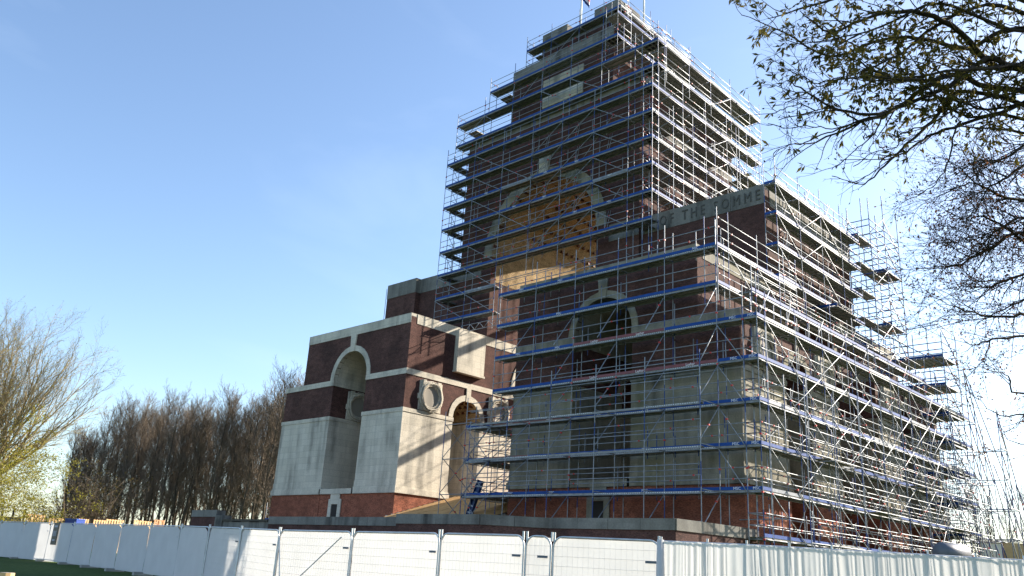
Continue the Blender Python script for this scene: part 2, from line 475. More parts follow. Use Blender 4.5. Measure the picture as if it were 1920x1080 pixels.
        if y0 == YF:
            stones('coping_stone', cp, (x0, YF), (x1, YF), .5, 17.75, 18.45, sm)
            stones('coping_stone', cp, (x1, YF + .52), (x1, 44.3 if s > 0 else 47.6), .5, 17.75, 18.45, sm)
            stones('coping_stone', cp, (x0, 44.3 if s < 0 else 47.6), (x0, YF + .52), .5, 17.75, 18.45, sm)
        else:
            stones('coping_stone', cp, (x1, YB), (x0, YB), .5, 17.75, 18.45, sm)
            stones('coping_stone', cp, (x1, 53.4), (x1, YB - .52), .5, 17.75, 18.45, sm)
    # middle bay with the side arch
    x0, x1 = xr(s, IN, UP)
    w = build('side_arch_wall', MB().prism(arch_poly(47.6, 53.4, 14.45, 18.4, 50.5, 2.9, 14.96), 'x', x0, x1), M_BRICK, mem)
    for xe, sg in ((x0, -1), (x1, 1)):
        ri, ro = arc(50.5, 2.9, 14.96, 15), arc(50.5, 3.45, 14.96, 15)
        for i in range(15):
            build('voussoir', MB().prism([ri[i], ri[i+1], ro[i+1], ro[i]], 'x', xe - .03 * sg, xe + .07 * sg), sm, w)
    # shoulder block
    x0, x1 = xr(s, 8.9, UP)
    sh = build('shoulder', MB().box(x0, x1, 44.35, 56.65, 18.452, 24.6), M_BRICK, mem)
    stones('coping_stone', sh, (x0, 44.35), (x1, 44.35), .6, 23.6, 24.87, M_COPING, 2.4)
    stones('coping_stone', sh, (x1, 44.97), (x1, 56.65), .6, 23.6, 24.87, M_COPING, 2.4)
    stones('coping_stone', sh, (x0, 56.65), (x0, 44.97), .6, 23.6, 24.87, M_COPING, 2.4) if s < 0 else None
    # carved wreaths
def wreath(parent, X, Y, Z, sg, r=0.92):
    w = build('wreath_panel', MB().box(min(X, X + .10*sg), max(X, X + .10*sg), Y - r*1.12, Y + r*1.12, Z - r*1.12, Z + r*1.15), M_STONE, parent)
    mb = MB(); q = random.Random(int(Y * 10))
    n = 44
    for i in range(n):
        t = 2 * math.pi * i / n
        for k in range(3):
            rr = r + (-.13, 0, .13)[k] + q.uniform(-.03, .03)
            c = Vector((X + (.14 + (.10 if k == 1 else 0.02)) * sg, Y + rr * math.cos(t), Z + rr * math.sin(t)))
            tg = Vector((0, -math.sin(t), math.cos(t)))
            mb.tube(c - tg * .10, c + tg * .10 + Vector((.03 * sg, 0, 0)), .085, .05, 5)
    build('garland', mb, M_STONE, w)
    mb = MB(); ring = [(Y + .76 * r * math.cos(2*math.pi*i/24), Z + .76 * r * math.sin(2*math.pi*i/24)) for i in range(24)]
    mb.prism(ring, 'x', X + .02*sg, X + .105*sg)
    build('tablet', mb, plain('tablet_stone', (0.30, 0.275, 0.235), 0.85), w)
    for k in (-1, 1):
        mb = MB().box(min(X, X + .2*sg), max(X, X + .2*sg), Y + k*r*.75 - .15, Y + k*r*.75 + .15, Z + r*.78, Z + r*1.22)
        build('ribbon', mb, M_STONE, w)
        build('ribbon', MB().box(min(X, X + .16*sg), max(X, X + .16*sg), Y + k*r*1.12 - .1, Y + k*r*1.12 + .1, Z - .28, Z + .1), M_STONE, w)
wreath(mem, XC - IN, 38.9, 12.78, 1)
wreath(mem, XC - IN, 45.8, 12.78, 1)
wreath(mem, XC + OUT, 38.9, 12.78, 1)
wreath(mem, XC + OUT, 45.8, 12.78, 1)
wreath(mem, XC + OUT, 55.2, 12.78, 1)
wreath(mem, XC - O2, 39.1, 12.78, 1, 0.95)
# projecting stone panel high on the inner face of the left pavilion
pn = build('corbel_panel', MB().box(XC - IN - .01, XC - IN + .38, 40.9, 43.7, 15.15, 18.2), M_STONE, mem)
build('panel_ledge', MB().box(XC - IN - .01, XC - IN + .46, 40.85, 43.75, 15.0, 15.148), M_STONE, pn)
# a step forward at the outer end of the left shoulder
x0 = XC - UP
ex = build('shoulder_end', MB().box(x0 - .01, x0 + 3.9, 43.85, 44.349, 18.46, 23.6), M_BRICK, mem)
stones('coping_stone', ex, (x0 - .01, 43.85), (x0 + 3.9, 43.85), .46, 23.6, 24.88, M_COPING, 1.95)

# main tower with the great arch
T0, T1 = XC - 8.9, XC + 8.9
tw = build('tower_wall', MB().prism(arch_poly(T0, T1, 18.453, 36.2, XC, IN, 25.0), 'y', 44.1, 56.9), M_BRICK, mem)
stones('coping_stone', tw, (T0, 44.1), (T1, 44.1), .6, 35.4, 36.4, M_COPING, 2.2)
stones('coping_stone', tw, (T1, 44.72), (T1, 56.9), .6, 35.4, 36.4, M_COPING, 2.2)
stones('band_stone', tw, (T0, 44.1), (T1, 44.1), .4, 32.3, 33.0, M_COPING, 2.2, .05)
stones('band_stone', tw, (T1, 44.52), (T1, 56.9), .4, 32.3, 33.0, M_COPING, 2.2, .05)
stones('band_stone', tw, (T0, 44.1), (XC - IN - 1.1, 44.1), .4, 23.6, 24.87, M_COPING, 2.2, .05)
stones('band_stone', tw, (XC + IN + 1.1, 44.1), (T1, 44.1), .4, 23.6, 24.87, M_COPING, 2.2, .05)
ri, ro = arc(XC, IN, 25.0, 19), arc(XC, IN + .9, 25.0, 19)
for i in range(19):
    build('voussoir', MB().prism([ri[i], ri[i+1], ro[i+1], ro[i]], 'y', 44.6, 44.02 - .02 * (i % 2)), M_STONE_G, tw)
build('keystone', MB().prism([(XC - .42, 30.2), (XC + .42, 30.2), (XC + .52, 32.3), (XC - .52, 32.3)], 'y', 44.2, 43.9), M_STONE, tw)
mb = MB(); rr = [(XC - IN + .02, 23.0)] + arc(XC, IN - .02, 25.0, 28) + [(XC + IN - .02, 23.0)]
for i in range(len(rr) - 1):
    mb.quad((rr[i][0], 44.62, rr[i][1]), (rr[i+1][0], 44.62, rr[i+1][1]), (rr[i+1][0], 56.8, rr[i+1][1]), (rr[i][0], 56.8, rr[i][1]))
va = build('vault', mb, M_VAULT, mem)
mb = MB()
for ai in range(2, 13):
    t = R(180 - 180 * (ai + .5) / 15)
    for yk in range(12):
        cy = 48.0 + yk * .72; cx = XC + (IN - .1) * math.cos(t); cz = 25.0 + (IN - .1) * math.sin(t)
        mb.box(cx - .10, cx + .10, cy - .10, cy + .10, cz - .10, cz + .10)
tag(build('rosette', mb, plain('rosette_dark', (0.10, 0.04, 0.018)), va), kind='stuff')
# tower stages above
st = build('upper_stage', MB().box(-45.3, -34.6, 44.9, 56.1, 36.2, 41.9), M_BRICK, mem)
stones('coping_stone', st, (-45.3, 44.9), (-34.6, 44.9), .6, 41.2, 42.0, M_COPING, 2.1)
stones('coping_stone', st, (-34.6, 45.52), (-34.6, 56.1), .6, 41.2, 42.0, M_COPING, 2.1)
build('inscription_panel', MB().box(-41.7, -37.5, 44.8, 45.0, 37.2, 39.8), M_STONE, st)
at_ = build('attic', MB().box(-43.5, -35.3, 46.4, 54.6, 41.9, 44.6), M_BRICK, mem)
stones('parapet_stone', at_, (-43.5, 46.4), (-40.7, 46.4), .7, 44.0, 45.8, M_COPING, 1.4)
stones('parapet_stone', at_, (-37.8, 46.4), (-35.3, 46.4), .7, 44.0, 45.8, M_COPING, 1.25)
stones('parapet_stone', at_, (-40.7, 46.4), (-37.8, 46.4), .7, 44.0, 44.7, M_COPING, 1.45)
stones('parapet_stone', at_, (-35.3, 47.12), (-35.3, 49.2), .7, 44.0, 45.8, M_COPING, 1.0)
stones('parapet_stone', at_, (-35.3, 49.2), (-35.3, 54.6), .7, 44.0, 45.0, M_COPING, 1.35)

# carved lettering
def text_mesh(txt, size, mat, extrude=0.0):
    cu = bpy.data.curves.new('lettering', 'FONT'); cu.body = txt; cu.size = size; cu.align_x = 'CENTER'; cu.extrude = extrude
    cu.resolution_u = 2
    o = bpy.data.objects.new('lettering', cu); COL.objects.link(o)
    me = bpy.data.meshes.new_from_object(o)
    bpy.data.objects.remove(o); bpy.data.curves.remove(cu)
    me.materials.clear(); me.materials.append(mat)
    return me
def front_text(name, txt, size, mat, X, Y, Z, parent, sx=1.0, extrude=0.004):
    me = text_mesh(txt, size, mat, extrude)
    M = Matrix.Translation((X, Y, Z)) @ Matrix.Rotation(R(90), 4, 'X') @ Matrix.Diagonal((sx, 1, 1, 1))
    return link(name, me, parent, M)
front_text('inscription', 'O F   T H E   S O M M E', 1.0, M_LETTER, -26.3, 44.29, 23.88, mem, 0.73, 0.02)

# lightning conductor on the left shoulder
build('mast', MB().tube((-52.5, 46, 24.87), (-52.5, 46, 28.5), .05, .03, 5), M_RAIL, mem)
build('conductor', MB().tube((XC - UP - .12, 43.8, 18.5), (XC - UP - .12, 43.8, 24.6), .025, .025, 5), M_RAIL, mem)

# ------------------------------------------------------------------ podium, parapets and steps
PT = 3.87
pod = MB()
plan = [(-62, 30.6), (-34.9, 30.6), (-34.9, 28.6), (-28.7, 28.6), (-26.2, 30.6), (-19.9, 30.6), (-19.6, 36.2), (-19.6, 67), (-62, 67)]
b = len(pod.v)
for (x, y) in plan: pod.v.append((x, y, ZP))
for (x, y) in plan: pod.v.append((x, y, 0.1))
n = len(plan)
pod.f.append(tuple(range(n))); 
for i in range(n):
    j = (i + 1) % n
    pod.f.append((j, i, n + i, n + j))
tag(build('terrace', pod, M_PLINTH), kind='structure')
def parapet(label, pts, loc, mat_w=M_BRICK, mat_c=M_COPING, top=PT):
    t = thing('parapet', label, 'wall', loc)
    for (a, b_) in zip(pts[:-1], pts[1:]):
        pa = Vector((*a, 0)); pb = Vector((*b_, 0)); d = pb - pa; L = d.length; d.normalize(); nn = Vector((-d.y, d.x, 0))
        M = Matrix(((d.x, nn.x, 0, pa.x), (d.y, nn.y, 0, pa.y), (0, 0, 1, 0), (0, 0, 0, 1)))
        build('wall', MB().obox(M, 0, L, 0, .55, .1, top - .46), mat_w, t)
        k = max(1, round(L / 1.7)); s = L / k
        for i in range(k):
            j = rnd.uniform(-.012, .012)
            build('coping_stone', MB().obox(M, i*s + .008, (i+1)*s - .008, -.05 + j, .62, top - .46, top + j * .6), mat_c, t)
    return t
parapet('dark brick parapet with grey stone coping in front of the right pavilion', [(-26.2, 30), (-19.5, 30)], (-22.8, 30.3, 0.3))
parapet('sunlit end of the brick parapet, mottled with tree and pole shadows', [(-19.5, 30.0), (-19.25, 36.2)], (-19.6, 33, 0.3))
parapet('projecting parapet wall with wide grey coping in front of the steps', [(-34.6, 28), (-28.6, 28), (-26.2, 30)], (-31, 28.5, 0.3))
t = parapet('long low parapet wall in front of the left pavilion', [(-49.8, 30), (-34.4, 30)], (-42, 30.3, 0.3))
build('end_pier', MB().box(-36.0, -34.4, 29.9, 30.6, .2, PT - .1), M_COPING, t)
t = parapet('separate brick parapet block with grey coping left of the memorial', [(-60.2, 30), (-56.6, 30)], (-58, 30.3, 0.3), top=4.3)
build('end_pier', MB().box(-56.6, -55.6, 29.9, 30.6, .2, 3.95), M_COPING, t)
t = thing('stone_ledge', 'low stone ledge between the parapet block and the memorial', 'wall', (-52.5, 30.4, .3))
for i in range(5):
    build('stone', MB().box(-55.58 + i*1.15, -54.46 + i*1.15, 30.0, 30.7, .2, 3.55 - .04 * (i % 2)), M_COPING, t)
build('cap', MB().box(-55.6, -49.85, 29.9, 30.8, 3.56, 3.7), plain('weathered_cap', (0.07, 0.06, 0.045), .9), t)

stp = thing('brick_steps', 'sunlit brick steps rising into the main arch passage', 'steps', (XC, 38, ZP))
for i in range(15):
    z1 = 4.0 + i * .14; y0 = 34.6 + i * .46
    o = build('step', MB().box(XC - IN + .05, XC + IN - .05, y0, 42.2 if i == 14 else y0 + .462, ZP, z1), M_PLINTH, stp)
    build('nosing', MB().box(XC - IN + .04, XC + IN - .04, y0 - .03, y0 + .1, z1 - .05, z1 + .012), M_STONE, o)
M_PLY = galv('ramp_plywood', (0.40, 0.22, 0.075), (0.52, 0.31, 0.12), 0, .75)
plyramp = thing('plywood_ramp', 'sloping ochre plywood sheets laid over the steps in the passage', 'ramp', (XC + .4, 38, 4.1))
ang = math.atan2(2.02, 6.6); ln = math.hypot(2.02, 6.6)
for i in range(8):
    for j in range(3):
        x0 = XC - IN + .75 + i * 1.2
        M = Matrix.Translation((x0, 34.75, 4.10 + .012 * ((i + j) % 2))) @ Matrix.Rotation(ang, 4, 'X')
        build('sheet', MB().obox(M, .006, 1.194, j * ln / 3 + .006, (j + 1) * ln / 3 - .006, 0, .02), M_PLY, plyramp)
build('landing', MB().box(XC - IN + .05, XC + IN - .05, 42.2, 58.8, ZP, 5.96), M_PLINTH, stp)
# ------------------------------------------------------------------ scaffolding
TUBE = MB().tube((0, 0, 0), (0, 0, 1), .0242, None, 6).mesh('scaffold_tube', M_POLE, True)
TUBE_R = MB().tube((0, 0, 0), (0, 0, 1), .0242, None, 6).mesh('scaffold_rail', M_RAIL, True)
TUBE_H = MB().tube((0, 0, 0), (0, 0, 1), .034, None, 6).mesh('heavy_tube', M_POLE, True)
_deck = {}
def deck_mesh(L, w):
    key = (round(L, 2), round(w, 2))
    if key not in _deck:
        n = max(1, int(w / .33)); pw = w / n; mb = MB()
        for i in range(n):
            mb.box(.02, L - .02, i*pw + .012, (i+1)*pw - .012, -.015, 0)
            mb.box(.02, L - .02, i*pw + .012, i*pw + .03, -.075, -.015)
            mb.box(.02, L - .02, (i+1)*pw - .03, (i+1)*pw - .012, -.075, -.015)
        _deck[key] = mb.mesh('deck_planks', M_DECK)
    return _deck[key]
_edge = {}
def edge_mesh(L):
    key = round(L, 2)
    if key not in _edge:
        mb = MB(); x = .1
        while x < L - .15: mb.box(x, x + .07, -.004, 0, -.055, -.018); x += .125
        _edge[key] = mb.mesh('dashed_edge', M_EDGE)
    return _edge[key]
_toe = {}
def toe_mesh(L, mat):
    key = (round(L, 2), mat.name)
    if key not in _toe:
        _toe[key] = MB().box(.02, L - .02, -.015, .015, 0, .15).mesh('toe_board', mat)
    return _toe[key]
_txt = {}
def txt_mesh(t, size):
    if t not in _txt: _txt[t] = text_mesh(t, size, M_WHITE, .002)
    return _txt[t]

class Scaffold:
    edges = False; heavy = False
    def __init__(self, name, label, loc, seed=1):
        self.t = thing(name, label, 'scaffolding', loc, 'tube scaffolding around the memorial')
        self.q = random.Random(seed); self.cp = MB()
    def tube(self, name, p, q, me=None):
        p = Vector(p); q = Vector(q); d = q - p
        M = Matrix.Translation(p) @ d.to_track_quat('Z', 'Y').to_matrix().to_4x4() @ Matrix.Diagonal((1, 1, d.length, 1))
        return link(name, TUBE_H if self.heavy else (me or TUBE_R), self.t, M)
    def post(self, x, y, z0, z1): return self.tube('upright_pole', (x, y, z0), (x, y, z1), TUBE)
    def coupler(self, p, s=.05):
        p = Vector(p); self.cp.box(p.x - s, p.x + s, p.y - s, p.y + s, p.z - s*.8, p.z + s*.8)
    def deck(self, ax, a, b, o, i, z):
        """one bay of decking; ax 'x' or 'y' is the run direction, o/i the outer and inner lines"""
        L = b - a; w = abs(i - o); me = deck_mesh(L, w)
        if ax == 'x': M = Matrix.Translation((a, min(o, i), z))
        else: M = Matrix(((0, -1, 0, max(o, i)), (1, 0, 0, a), (0, 0, 1, z), (0, 0, 0, 1)))
        d = link('deck', me, self.t, M)
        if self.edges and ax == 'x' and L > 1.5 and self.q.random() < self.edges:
            tag(link('dashed_edge', edge_mesh(L), d, Matrix.Translation((a, min(o, i) - .002, z))), kind='stuff')
        return d
    def toe(self, ax, a, b, o, z, mat=None):
        me = toe_mesh(b - a, mat or M_TOE)
        if ax == 'x': M = Matrix.Translation((a, o, z))
        else: M = Matrix(((0, -1, 0, o), (1, 0, 0, a), (0, 0, 1, z), (0, 0, 0, 1)))
        return link('toe_board', me, self.t, M)
    def rail(self, ax, a, b, o, z):
        p, q = ((a, o, z), (b, o, z)) if ax == 'x' else ((o, a, z), (o, b, z))
        if self.q.random() < .55: self.coupler(Vector(p).lerp(Vector(q), self.q.choice((.12, .5, .88))), .04)
        return self.tube('guard_rail', p, q)
    def ledger(self, p, q): return self.tube('ledger', p, q)
    def brace(self, p, q):
        if self.q.random() < .5: self.coupler(Vector(p).lerp(Vector(q), self.q.uniform(.3, .8)), .045)
        return self.tube('brace', p, q)
    def print(self, board, txt, ax, c, o, z, out):
        me = txt_mesh(txt, .19)
        if ax == 'x': M = Matrix.Translation((c, o + out, z + .008)) @ Matrix.Rotation(R(90), 4, 'X')
        M = Matrix.Translation((c, o + out, z + .008)) @ Matrix.Rotation(R(90), 4, 'X')
        link('lettering', me, board, M)
    def run(self, ax, cs, o, i, levels, base, top, toe=True, inner=True, brace=None, rails=2, toemat=None, skip=lambda j, z: False, jitter=True, inner_rail=False):
        """posts at cs along ax; levels: deck tops; base/top: numbers or functions of the post index"""
        P = (lambda c, l, z: (c, l, z)) if ax == 'x' else (lambda c, l, z: (l, c, z))
        fb = base if callable(base) else (lambda j: base)
        ft = top if callable(top) else (lambda j: top)
        for j, c in enumerate(cs):
            e = self.q.uniform(0, .55) if jitter else 0
            x, y, _ = P(c, o, 0); self.post(x, y, fb(j), ft(j) + e)
            if inner:
                x, y, _ = P(c, i, 0); self.post(x, y, fb(j), ft(j) + self.q.uniform(-.9, .3))
            for z in levels:
                if fb(j) - .2 < z < ft(j) + .1:
                    self.tube('transom', P(c, o, z - .1), P(c, i, z - .1))
                    if self.q.random() < .5: self.coupler(P(c, o, z - .1 + self.q.choice((0, .55, 1.05))), .045)
        for j in range(len(cs) - 1):
            a, b = cs[j], cs[j + 1]
            for z in levels:
                if skip(j, z) or z < max(fb(j), fb(j+1)) - .2 or z > min(ft(j), ft(j+1)) + .1: continue
                self.deck(ax, a, b, o, i, z)
                self.ledger(P(a, o, z - .1), P(b, o, z - .1))
                if inner: self.ledger(P(a, i, z - .1), P(b, i, z - .1))
                if toe:
                    m = toemat(j, z) if toemat else M_TOE
                    self.toe(ax, a, b, o, z, m)
                for k in range(rails): self.rail(ax, a, b, o, z + .5 + .5 * k)
                if inner_rail:
                    for k in range(rails): self.rail(ax, a, b, i, z + .5 + .5 * k)
                if brace:
                    d = brace(j, z) if z + 1.7 < min(ft(j), ft(j+1)) else 0
                    if d:
                        za, zb = (z - .1, z + 1.85) if d > 0 else (z + 1.85, z - .1)
                        oo = o + (-.05 if ax == 'x' else .05)
                        self.brace(P(a, oo, za), P(b, oo, zb))
    def puncheons(self, ax, a, b, l, levels, step, p=.6, h=(1.1, 1.7)):
        c = a
        while c < b:
            for z in levels:
                if self.q.random() < p:
                    x, y = (c, l) if ax == 'x' else (l, c)
                    self.tube('short_pole', (x, y, z - .3), (x, y, z + self.q.uniform(*h)), TUBE)
            c += step * self.q.uniform(.8, 1.2)
    def done(self):
        if self.cp.v: tag(build('coupler', self.cp, M_RED, self.t, fix=False), kind='stuff')
DZ = lambda k: 5.5 + 2 * k
TZ = lambda k: 23.88 + 2 * k

# --- front of the right pavilion
S = Scaffold('pavilion_scaffold', 'scaffolding across the shaded front of the right pavilion, blue toe boards', (-28, 35.7, ZP), 3)
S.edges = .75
FX = [-37.7, -35.6, -32.5, -29.5, -26.5, -23.5, -20.5, -19.12, -18.4]
redb = {(3, 11.5), (4, 11.5), (2, 9.5), (1, 9.5), (5, 11.5), (1, 7.5), (4, 13.5), (3, 13.5)}
boards = {}
_toe0 = S.toe
def toe_rec(ax, a, b, o, z, mat=None):
    ob = _toe0(ax, a, b, o, z, mat); boards[(round(a, 2), round(z, 2))] = (ob, a, b, o, z, mat); return ob
S.toe = toe_rec
S.run('x', FX, 35.2, 35.98, [DZ(k) for k in range(7)], lambda j: ZP, lambda j: 11.2 if j == 0 else (DZ(6) + 1.3 if j < 7 else DZ(4) + 1.6),
      toemat=lambda j, z: M_TOERED if (j, z) in redb else M_TOE,
      brace=lambda j, z: -1 if j == 6 else (1 if (j in (1, 0) and z < 10) else 0),
      skip=lambda j, z: (j >= 6 and z > DZ(4) + .1))
for key, (ob, a, b, o, z, mat) in boards.items():
    if mat is M_TOERED: S.print(ob, 'Layher', 'x', a + .5 * (b - a), o, z, -.02)
    elif S.q.random() < .5 or a > -21: S.print(ob, 'MSC', 'x', a + .62 * (b - a), o, z, -.02)
# the row standing in front of it
NX = [-35.5, -32.6, -29.5, -26.5, -23.5, -20.45]
for j, x in enumerate(NX): S.post(x, 33.5, ZP, 9.5 if j < 2 else 11.75)
for j in range(5):
    for z in (DZ(0), DZ(1), DZ(2)):
        S.deck('x', NX[j], NX[j+1], 33.5, 33.84, z - .19)
        S.ledger((NX[j], 33.5, z - .29), (NX[j+1], 33.5, z - .29))
        for k in (.5, 1.0): S.rail('x', NX[j], NX[j+1], 33.5, z + k)
    for z in (DZ(3) - .2,) if j >= 2 else ():
        S.ledger((NX[j], 33.5, z), (NX[j+1], 33.5, z)); S.rail('x', NX[j], NX[j+1], 33.5, z - .5)
    S.ledger((NX[j], 33.5, 4.0), (NX[j+1], 33.5, 4.0))
for j, x in enumerate(NX):
    for z in (5.4, 7.4, 9.4): S.tube('transom', (x, 33.5, z), (x, 35.2, z))
    for z in (DZ(3), DZ(4)) if j else ():
        S.brace((x - .05, 33.6, z - .3), (x - .05, 35.15, z + 1.7)); 
    if j: S.brace((x, 33.5, DZ(2) + .1), (x + .02, 35.2, DZ(3) - .1)); S.brace((x, 33.5, DZ(1) + .1), (x + .02, 35.2, DZ(2) - .1)); S.brace((x, 33.5, ZP + .4), (x, 35.2, DZ(0) - .1))
# left return into the passage
for y in (37.6, 39.2):
    for x in (-37.7, -35.6): S.post(x, y, ZP, 11.2)
for z in (DZ(0), DZ(1), DZ(2)):
    for x in (-37.7, -35.6):
        for k in (-.1, .5, 1.0): S.rail('y', 35.98, 39.2, x, z + k)
    S.deck('x', -37.7, -35.6, 36.3, 39.2, z)
    S.brace((-37.7, 35.2, z - 2), (-35.6, 35.2, z)); S.brace((-37.7, 35.2, z), (-35.6, 35.2, z - 2))
    S.brace((-37.72, 36.25, z - 2), (-37.72, 39.2, z)); S.brace((-37.72, 33.5, z), (-37.72, 36.25, z - 2))
    S.ledger((-37.7, 33.5, z - .1), (-35.5, 33.5, z - .1)); S.brace((-37.7, 33.5, z - 2), (-35.5, 33.5, z - .1))
S.post(-37.7, 33.5, ZP, 10.2)
S.puncheons('x', -34.5, -19.5, 35.9, [DZ(k) for k in range(7)], 1.55, .45)
S.puncheons('x', -34.5, -20.5, 36.35, [DZ(k) for k in range(7)], 2.6, .4)
S.done()

# --- long right side
S = Scaffold('side_scaffold', 'long sunlit scaffolding along the right side, receding behind the crinkled fence', (-18.7, 50, .4), 4)
SY = [35.2, 36.06, 39.13, 42.2, 45.27, 48.34, 51.41, 54.48, 57.55, 60.62, 63.69, 66.2]
S.run('y', SY, -18.4, -19.13, [DZ(k) for k in range(-1, 5)], .45, DZ(4) + 1.2,
      toemat=lambda j, z: M_TOEGREY if (j * 7 + int(z)) % 4 == 0 else M_TOE,
      brace=lambda j, z: -1 if j >= 1 else 0, inner_rail=True)
for y in SY[:1]: 
    for z in [DZ(k) for k in range(-1, 5)]:
        for k in (.5, 1.0): S.tube('guard_rail', (-19.13, y, z + k), (-18.4, y, z + k))
# outer row
OY = [37.4, 40.4, 43.5, 46.6, 49.6, 52.7, 55.8, 58.8, 61.9, 65.0]
for j, y in enumerate(OY): S.post(-17.3, y, .4, (10.9, 10.6, 10.9, 9.6, 11.3, 8.9, 9.8, 9.2, 10.0, 8.5)[j])
for j in range(len(OY) - 1):
    for z in (1.4, 3.4, 5.4, 7.4, 9.0):
        if z > 8 and j > 5: continue
        S.ledger((-17.3, OY[j], z), (-17.3, OY[j+1], z))
        if z < 8: S.brace((-17.25, OY[j], z + 1.9), (-17.25, OY[j+1], z + .05))
    for z in (3.4, 5.4, 7.4):
        if (j + int(z)) % 4 == 0: S.deck('y', OY[j], OY[j+1], -17.5, -18.3, z + .1)
        S.rail('y', OY[j], OY[j+1], -17.3, z + 1.1); S.rail('y', OY[j], OY[j+1], -17.3, z + .6)
    S.tube('transom', (-18.4, OY[j], 3.35), (-17.3, OY[j], 3.35)); S.tube('transom', (-18.4, OY[j], 7.35), (-17.3, OY[j], 7.35))
for k, z in enumerate((1.2, 3.2, 5.2, 7.2, 9.2, 11.2)):
    S.tube('raking_tube', (-17.2, 55.0, z + 1.9), (-17.2, 53.3, z))
S.puncheons('y', 36.5, 66, -18.8, [DZ(k) for k in range(-1, 5)], 1.2, .6)
S.puncheons('y', 36.5, 66, -17.85, [DZ(k) for k in range(-1, 3)], 2.2, .4)
for j in range(1, 11):
    for k in range(-1, 5):
        if S.q.random() < .6: S.brace((-18.9, SY[j], DZ(k)), (-18.9, SY[j] + S.q.choice((.7, 1.5, 3.0)), DZ(k) + 1.9))
        if S.q.random() < .4: S.tube('wall_tie', (-20.2, SY[j] + .3, DZ(k) + .8), (-17.9, SY[j] + .3, DZ(k) + .85))
for j, y in enumerate(OY[:-1]):
    S.post(-17.85, y + 1.5, .4, DZ(3) + S.q.uniform(-1.5, 2.5))
    for k in range(0, 4):
        if S.q.random() < .55: S.tube('brace', (-17.8, y, DZ(k)), (-17.8, y + 3.05, DZ(k) + 1.9))
for k in range(7):
    S.tube('spare_tube', (-17.9 + k * .05, 36.3 + k * .22, .5), (-18.2, 36.1 + k * .2, 2.6 + .1 * (k % 3)))
S.done()

# --- right side, set back storey of the front pavilion
S = Scaffold('corner_scaffold', 'upper scaffolding on the right flank of the front pavilion with white rails', (-20.8, 40, 14.45), 5)
S.run('y', [35.2, 36.3, 39.3, 42.3, 43.8], -20.4, -21.13, [DZ(5), DZ(6)], 14.46, DZ(6) + 1.7, rails=3, brace=lambda j, z: -1 if j in (1, 2) else 0,
      toemat=lambda j, z: M_TOEGREY if j % 2 else M_TOE)
S.run('y', [36.3, 39.3, 42.3, 45.3, 48.3, 51.3, 54.3, 57.3, 60.3], -19.2, -19.9, [DZ(5) - .3], 14.46, lambda j: DZ(5) + 1.2, inner=False, brace=lambda j, z: -1)
S.done()

# --- right side of the shoulder
S = Scaffold('shoulder_scaffold', 'scaffolding on the right side of the lettered shoulder block', (-21.8, 50, 14.45), 6)
S.run('y', [43.84, 46.9, 49.97, 53.05, 56.1], -21.4, -22.13, [24.55 - 2 * k for k in range(5)], 14.46, 25.9,
      brace=lambda j, z: (-1 if j in (0, 2) else (1 if j == 1 and z > 20 else 0)), toemat=lambda j, z: M_TOE if j == 0 or (j + int(z)) % 4 else M_TOEGREY, inner_rail=True)
for z in [24.55 - 2 * k for k in range(5)]: S.toe('x', -22.13, -21.4, 43.84, z)
S.puncheons('y', 44.5, 56, -21.7, [24.55 - 2 * k for k in range(5)], 1.5, .6)
for k in range(5):
    for y in (45.4, 48.5, 51.5, 54.6):
        if S.q.random() < .6: S.brace((-21.9, y, 24.55 - 2*k), (-21.9, y + S.q.choice((.5, 1.2)), 26.3 - 2*k)); S.brace((-21.9, y + .25, 24.55 - 2*k), (-21.9, y + .9, 26.3 - 2*k))
S.deck('x', -23.4, -20.6, 49.9, 53.0, 18.2); S.toe('x', -23.4, -20.6, 49.88, 18.22)
S.done()

# --- stair tower behind the shoulder
S = Scaffold('stair_scaffold', 'slender scaffold stair tower rising beyond the lettered shoulder', (-21, 58.8, 14.45), 7)
S.heavy = True
for n_, z in enumerate([15.2 + 2 * k for k in range(6)]):
    S.deck('y', 56.2, 58.9, -21.4, -22.13, z)
    if n_ in (2, 4): S.deck('y', 58.9, 61.6, -20.6, -22.13, z); S.toe('x', -22.13, -20.6, 58.9, z)
    for a, b in ((56.2, 58.9), (58.9, 61.6)):
        for k in (-.1, .5, 1.0):
            S.rail('y', a, b, -20.6, z + k); S.rail('y', a, b, -22.13, z + k)
    for y in (56.2, 58.9, 61.6):
        for k in (-.1, .55, 1.0): S.tube('transom', (-22.13, y, z + k), (-20.6, y, z + k))
    if n_ % 2: S.toe('x', -22.13, -21.4, 56.2, z)
    S.brace((-20.55, 56.2, z), (-20.55, 58.9, z + 1.9)); S.brace((-20.65, 58.9, z + 1.9), (-20.65, 61.6, z))
for y, h in ((56.2, 27.6), (58.9, 28.9), (61.6, 28.8)):
    for x in (-22.13, -20.6): S.post(x, y, 14.46, h + S.q.uniform(-.6, .3))
S.done()

